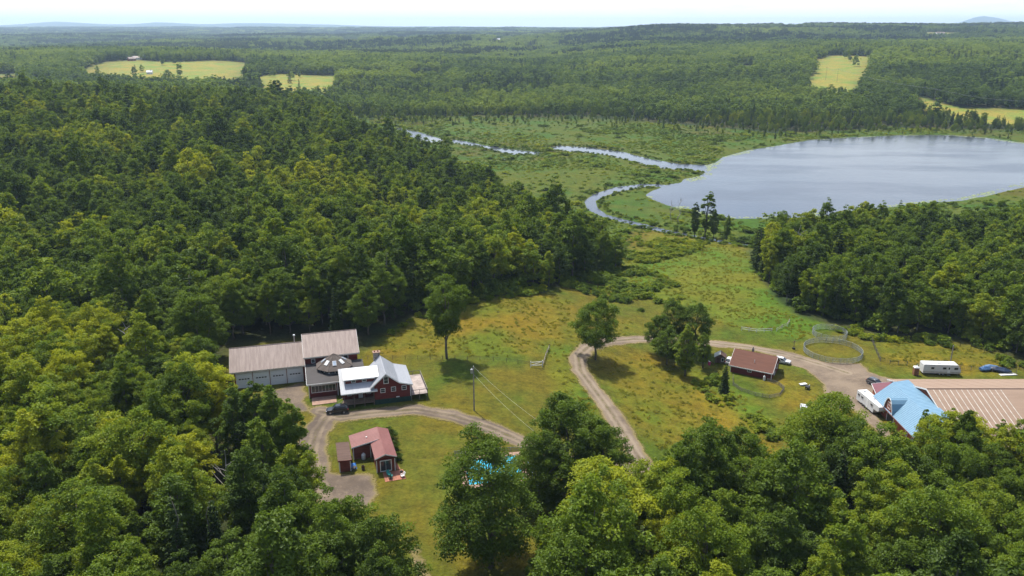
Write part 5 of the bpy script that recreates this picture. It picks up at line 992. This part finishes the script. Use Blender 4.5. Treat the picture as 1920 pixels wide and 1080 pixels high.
for ya, yb2 in ((YF + .5, YR), (YN - .5, YR)): 
    roof(ar, M_ROOF_ARENA, [(XA - .4, ya, ZE), (XB, ya, ZE), (XB, yb2, ZR), (XA - .4, yb2, ZR)], .14)
    MB().prism([(XA - .45, ya, ZE - .3), (XA - .45, yb2, ZR - .3), (XA - .45, yb2, ZR + .03), (XA - .45, ya, ZE + .03)], (.045, 0, 0)).build('rake_board', M_WHITE, ar)
MB().box(XA - .4, XB, YR - .12, YR + .12, ZR - .02, ZR + .07).build('ridge_cap', M_ROOF_SHED, ar)
n_r = Vector((0, -(ZR - ZE), (YR - YN + .5))).normalized()
for k in range(13):
    x0 = XA + .9 + k * 1.24; f1 = .62 if k < 9 else .78; p0 = Vector((x0, YR - .3, ZR - .1)); p0.z = ZR - (ZR - ZE) * .3 / (YR - YN + .5); p1 = Vector((x0, YR, ZR)).lerp(Vector((x0, YN - .5, ZE)), f1)
    MB().prism([p0, p0 + Vector((.15, 0, 0)), p1 + Vector((.15, 0, 0)), p1], Vector((0, n_r.y, n_r.z)) * .03).build('roof_strip', M_CREAM, ar)
for k in range(16): MB().prism([(XA + k * 3.5, YR + .2, ZR + .005 - .2 * .33), (XA + k * 3.5 + .04, YR + .2, ZR + .005 - .2 * .33), (XA + k * 3.5 + .04, YF + .4, ZE + .035), (XA + k * 3.5, YF + .4, ZE + .035)], (0, 0, .02)).build('roof_joint', M_ROOF_ARENA, ar)
window(ar, (XA - .01, 9.6, 4.9), (0, -1, 0), (-1, 0, 0), .8, 1.1, 0, 1)
ln = thing('lean_to', 'low plum-roofed lean-to between the arena and the blue barn', 'shed', (BA[0], BA[1], zb_), 0)
MB().prism([(.4, 15.0, -.3), (5.9, 15.0, -.3), (5.9, 19.6, -.3), (1.6, 20.0, -.3)], (0, 0, 2.6)).build('wall', M_BARNRED, ln); roof(ln, M_ROOF_PURPLE, [(-.1, 14.6, 2.7), (6.05, 14.6, 3.4), (6.05, 20.0, 3.4), (1.3, 20.4, 2.7)], .14)
MB().prism([(1.2, 20.42, 2.5), (6.05, 20.05, 3.2), (6.05, 20.05, 3.45), (1.2, 20.42, 2.75)], (0, .05, 0)).build('fascia', M_WHITE, ln); MB().prism([(-.15, 14.6, 2.52), (1.25, 20.4, 2.52), (1.25, 20.4, 2.76), (-.15, 14.6, 2.76)], (-.05, 0, 0)).build('fascia', M_WHITE, ln)
o = thing('stable_cart', 'dark farm cart parked beside the barn wall by the horse trailer', 'cart', (BA[0] - 1.9, BA[1] + 13.2, zb_ + .1), .4); MB().box(-.5, .5, -.7, .7, .4, .95).build('tray', M_DARKMETAL, o)
for a_ in (-.56, .56): MB().tube((a_ - .06, 0, .35), (a_ + .06, 0, .35), .35, 12).build('wheel', M_RUBBER, o)

# ------------------------------------------------------------------ pens, fences, poles
def ring(cx, cy, rx, ry, n, a0=0.0, a1=2 * math.pi, closed=True):
    m = n if closed else n + 1; return [(cx + rx * math.cos(a0 + (a1 - a0) * k / n), cy + ry * math.sin(a0 + (a1 - a0) * k / n), 0) for k in range(m)]
c1 = GT(1555, 629); c2 = GT(1561, 662)
fence('round_pen', 'smaller round pen of grey metal panels with green grass inside', ring(c1[0], c1[1], 4.7, 4.9, 18), M_FENCEG, M_FENCEG, 1.7, (.2, .7, 1.2, 1.65), 2, .17, .022, 'pen', True, .025, .045, group='round pens')
fence('round_pen', 'larger round pen of weathered grey panels beside the gravel yard', ring(c2[0], c2[1], 7.6, 7.6, 26), M_FENCEG, M_FENCEG, 1.6, (.2, .9, 1.55), 2, .17, .028, 'pen', True, .03, .05, group='round pens')
w1 = [GT(1390, 620), GT(1418, 624), GT(1447, 623)]; fence('white_rail_fence', 'white two-rail fence stretch at the front of the grassy riding ring', w1, M_FENCEW, M_FENCEW, 1.2, (.55, 1.1), 2.6, rail_r=.07, post_r=.08)
w2 = [GT(1456, 622), GT(1466, 616), GT(1476, 612), GT(1480, 605)]; fence('grey_rail_fence', 'weathered rail fence bending round the end of the riding ring', w2, M_POST, M_FENCEW, 1.2, (.5, 1.05), 2.4, rail_r=.07, post_r=.08)
pd = [GT(a_, b_) for a_, b_ in ((1632, 634), (1640, 655), (1650, 678), (1668, 684), (1700, 686), (1740, 691), (1800, 694), (1860, 697), (1905, 700))]
fence('paddock_fence', 'dark wire fence along the near side of the dry paddock', pd, M_FENCED, M_POST, 1.35, (.3, .6, .9, 1.25), 2.8, .5, .012, rail_r=.022, post_r=.06)
pd2 = [GT(a_, b_) for a_, b_ in ((1632, 634), (1660, 632), (1700, 637), (1760, 643), (1820, 655), (1870, 672), (1910, 694), (1960, 712))]
fence('back_paddock_fence', 'dark wire fence along the wood behind the dry paddock', pd2, M_FENCED, M_DARKMETAL, 1.5, (.4, .8, 1.4), 3.2, 0, .012, rail_r=.02, post_r=.06)
lf = [GT(a_, b_) for a_, b_ in ((690, 674), (760, 674), (830, 675), (900, 676), (950, 679), (992, 686))]
fence('lawn_fence', 'old wire fence with grey posts along the far edge of the lawn', lf, M_FENCED, M_WOOD, 1.1, (.4, .75, 1.0), 3.4, 0, .012, rail_r=.018, post_r=.055)
gt = [GT(995, 689), GT(1017, 690)]; a_, b_ = gt; Lg = math.hypot(b_[0] - a_[0], b_[1] - a_[1]); o = thing('white_gate', 'white wooden gate frame standing open on the lawn', 'gate', a_, math.atan2(b_[1] - a_[1], b_[0] - a_[0]))
for xx in (0, Lg): MB().box(xx - .09, xx + .09, -.09, .09, -.2, 1.6).build('post', M_FENCEW, o)
for zz in (.35, 1.2): MB().box(.1, Lg - .1, -.05, .05, zz, zz + .13).build('rail', M_FENCEW, o)
MB().prism([(.1, -.04, .42), (.1, -.04, .55), (Lg - .1, -.04, 1.25), (Lg - .1, -.04, 1.12)], (0, .08, 0)).build('brace', M_FENCEW, o)
wr = [GT(1018, 688), GT(1024, 668), GT(1030, 654)]; fence('rail_stub', 'short grey rail fence running up from the white gate', wr, M_POST, M_WOOD, 1.2, (.5, 1.0), 2.6, rail_r=.06, post_r=.09)
def pole(px, py, H, label, arm=0.0, transformer=True, face=0.0):
    x, y, z = GT(px, py); o = thing('utility_pole', label, 'pole', (x, y, z), face); MB().tube((0, 0, -.3), (0, 0, H), .16, 8, .11).build('pole', M_POST, o)
    if transformer: tr = MB().tube((-.38, 0, H - 1.5), (-.38, 0, H - .6), .26, 12).build('transformer', M_STEEL, o); MB().tube((-.38, 0, H - .6), (-.38, 0, H - .35), .05, 6).build('bushing', M_WHITE, tr)
    if arm: MB().box(-arm, arm, -.06, .06, H - .5, H - .36).build('crossarm', M_WOOD, o)
    for xx in ((-arm * .9, 0, arm * .9) if arm else (0,)): MB().tube((xx, 0, H - (.36 if arm else 0)), (xx, 0, H - (.1 if arm else -.2)), .04, 6).build('insulator', M_WHITE, o)
    return (x, y, z + H)
def wire(p, q, sag, label, r=.016, mat=M_STEEL, name='power_line'):
    p, q = Vector(p), Vector(q); pts = [p.lerp(q, k / 14) - Vector((0, 0, sag * 4 * (k / 14) * (1 - k / 14))) for k in range(15)]; o = thing(name, label, 'wire', p, 0)
    MB().path([v_ - p for v_ in pts], r, 4).build('cable', mat, o)
tp = pole(889, 770, 10.2, 'grey utility pole with a transformer on the lawn before the deck')
e1 = GT(1062, 930); wire(tp, (e1[0], e1[1], 9.5), .9, 'upper power line from the lawn pole towards the dark trees'); wire((tp[0], tp[1], tp[2] - 1.7), (e1[0] - 1.5, e1[1], 7.6), .9, 'lower power line from the lawn pole towards the dark trees')
pole(1780, 690, 6.2, 'pale leaning pole behind the travel trailer', 0, False)
x, y, z = GT(1488, 655); o = thing('bird_post', 'dark signpost with crossbar beside the gravel road opposite the cottage', 'post', (x, y, z), .3); MB().tube((0, 0, -.2), (0, 0, 2.6), .08, 6).build('post', M_WOOD, o); MB().box(-.55, .55, -.05, .05, 2.2, 2.35).build('crossbar', M_WOOD, o); MB().box(-.3, .3, -.3, .3, 0, .5).build('base', M_DARKMETAL, o)
# tarped boats and boards at the end of the paddock
for i, (a_, b_, rz_, m_, lb) in enumerate(((1848, 695, .2, plain('dull blue cover', (.05, .13, .28), .6), 'bright blue covered heap beside the paddock fence'), (1862, 694, -.4, plain('faded blue cover', (.07, .15, .27), .6), 'blue covered boat in the middle of the row by the paddock'), (1876, 698, -.5, plain('navy cover', (.012, .03, .075), .5), 'navy covered trailer at the end of the row by the paddock'))):
    x, y, z = GT(a_, b_); o = thing('covered_boat', lb, 'covered boat', (x, y, z), rz_); Lb = 3.4 + i * .7
    MB().loft([[(xx, -w_, .35), (xx, -w_ * 1.05, .75), (xx, -w_ * .3, hh), (xx, w_ * .3, hh), (xx, w_ * 1.05, .75), (xx, w_, .35)] for xx, w_, hh in ((-Lb / 2, .55, 1.0), (-Lb / 4, .85, 1.35), (Lb / 6, .8, 1.25), (Lb / 3, .5, 1.0), (Lb / 2, .08, .85))]).build('cover', m_, o)
    for q in (-.7, .7): MB().tube((-.3, q - .08, .3), (-.3, q + .08, .3), .3, 10).build('wheel', M_RUBBER, o)
    MB().box(-Lb / 2, Lb / 2 + .8, -.08, .08, .26, .35).build('frame', M_STEEL, o)
x, y, z = GT(1890, 703); o = thing('white_board', 'long white board lying in the grass by the arena', 'board', (x, y, z + .02), .1); MB().box(-2.2, 2.2, -.5, .5, 0, .12).box(-2.2, 2.2, -.5, -.42, .12, .2).build('sheet', M_PLASTIC, o)
# ------------------------------------------------------------------ swimming pool
pc = [GT(a_, b_) for a_, b_ in ((862, 912), (980, 905), (974, 862), (882, 862))]; ctr = (sum(p[0] for p in pc) / 4, sum(p[1] for p in pc) / 4)
rzp = math.atan2(pc[1][1] - pc[0][1], pc[1][0] - pc[0][0]); o = thing('swimming_pool', 'turquoise swimming pool with pale deck half hidden by the spreading tree', 'pool', (*ctr, 0), rzp)
LX, LY = 5.0, 4.3
t = NT('pool water'); f_ = t.noise(t.obj(), 1.4, 3); M_POOL = t.bsdf(t.mixc(f_, (.015, .30, .44), (.04, .42, .54)), .06, normal=t.bump(f_, .15, .1), spec=.5)
MB().box(-LX, LX, -LY, LY, -.4, .12).build('water', M_POOL, o)
dkm = MB()
for (x0, x1, y0, y1) in ((-LX - 1.2, LX + 1.2, -LY - 1.2, -LY), (-LX - 1.2, LX + 1.2, LY, LY + 1.2), (-LX - 1.2, -LX, -LY, LY), (LX, LX + 1.2, -LY, LY)): MB().box(x0, x1, y0, y1, .02, .22).build('coping', M_CONC, o)
for q in (-.25, .25): MB().path([(LX - .6, q, .1), (LX - .4, q, .9), (LX + .2, q, .95), (LX + .4, q, .2)], .03, 6).build('ladder_rail', M_STEEL, o)
c_, s_ = math.cos(rzp), math.sin(rzp)
def PL(x, y): return (ctr[0] + x * c_ - y * s_, ctr[1] + x * s_ + y * c_, 0)
fence('pool_fence', 'blue-grey panel fence behind the swimming pool', [PL(-6.5, 6.2), PL(6.6, 6.2), PL(6.8, -3)], plain('blue grey fence', (.10, .16, .20), .7), M_STEEL, 1.3, (.15, .7, 1.25), 2.2, .12, .035)
for i, (a_, b_, lb) in enumerate(((-6.9, .8, 'white lounge chair on the pool deck nearest the lawn'), (-6.9, -1.2, 'white lounge chair on the pool deck nearest the spreading tree trunk'))):
    p_ = PL(a_, b_); patio_chair((p_[0], p_[1], .1), rzp + 1.6, M_PLASTIC, lb)
# ------------------------------------------------------------------ houses far off
def far_house(px, py, L, Wd, H, rz, wall, rf, label, roof_h=2.6, nwin=4):
    x, y, z = GT(px, py); o = thing('distant_house', label, 'house', (x, y, z), rz); h = Wd / 2
    MB().prism([(-L / 2, -h, -1), (-L / 2, h, -1), (-L / 2, h, H), (-L / 2, 0, H + roof_h), (-L / 2, -h, H)], (L, 0, 0)).build('wall', wall, o)
    for sy in (-1, 1): roof(o, rf, [(-L / 2 - .5, sy * (h + .6), H - .15), (L / 2 + .5, sy * (h + .6), H - .15), (L / 2 + .5, sy * .01, H + roof_h + .25), (-L / 2 - .5, sy * .01, H + roof_h + .25)], .2)
    for k in range(nwin): window(o, (-L / 2 + L * (k + .5) / nwin - .5, -h - .01, 1.2), (1, 0, 0), (0, -1, 0), 1.0, 1.4, 0, 1)
    MB().box(L * .2, L * .2 + .8, -.4, .4, H + roof_h - .3, H + roof_h + 1.3).build('chimney', M_STONE, o)
    return o
M_DARKROOF = M_ROOF_DARK
far_house(258, 112, 16, 9, 4, .3, M_WHITE, M_ROOF_TAN, 'white farmhouse at the near end of the hilltop farm'); far_house(268, 109, 22, 11, 5, -.2, M_CREAM, M_ROOF_BROWN, 'large pale barn behind the hilltop farmhouse', 4.5); far_house(247, 114, 12, 8, 4, .8, M_BARNRED, M_ROOF_TAN, 'reddish shed below the hilltop farm')
far_house(317, 109, 13, 9, 4, .1, M_WHITE, M_ROOF_WHITE, 'small white house between the hilltop farm and the long shed'); far_house(342, 109, 24, 10, 4.5, .0, M_WHITE, M_ROOF_WHITE, 'long white shed on the hilltop field'); far_house(281, 139, 8, 6, 3, .2, M_WHITE, M_ROOF_WHITE, 'tiny white hut by the trees at the bottom of the hilltop field')
far_house(1790, 187, 16, 9, 4, .2, M_WHITE, M_ROOF_TAN, 'white house at the edge of the green field beyond the lake'); far_house(1706, 163, 13, 9, 4, -.2, M_CREAM, M_ROOF_BLUE, 'pale house with bluish roof among trees across the lake'); far_house(1728, 170, 10, 7, 3.5, .4, M_CREAM, M_ROOF_TAN, 'small cream house beside the bluish-roofed one across the lake')
far_house(768, 76, 40, 18, 8, .2, M_WHITE, M_ROOF_WHITE, 'white barn in a far clearing under the skyline', 6); far_house(942, 79, 40, 16, 7, 0, M_WHITE, M_ROOF_WHITE, 'long white building in a clearing on the far ridge', 5); far_house(1762, 66, 26, 13, 6, 0, M_WHITE, M_ROOF_TAN, 'pale house in a tan clearing on the high ridge', 4)
tops = [pole(a_, b_, 17, lb, 2.2, False, .5) for a_, b_, lb in ((1548, 150, 'power pole at the foot of the tan hill field'), (1569, 154, 'power pole on the tan hill field'), (1750, 197, 'power pole at the edge of the green field beyond the lake'), (1940, 224, 'power pole past the green field'))]
for i, (p_, q_) in enumerate(((0, 1), (1, 2), (2, 3))):
    for j, off in enumerate((-2, 0, 2)): wire((tops[p_][0] + off * .88, tops[p_][1] + off * .48, tops[p_][2]), (tops[q_][0] + off * .88, tops[q_][1] + off * .48, tops[q_][2]), 3.0, '%s of three power wires over %s beyond the lake' % (('near', 'middle', 'far')[j], ('the tan field', 'the hillside wood', 'the green field')[i]), .03)
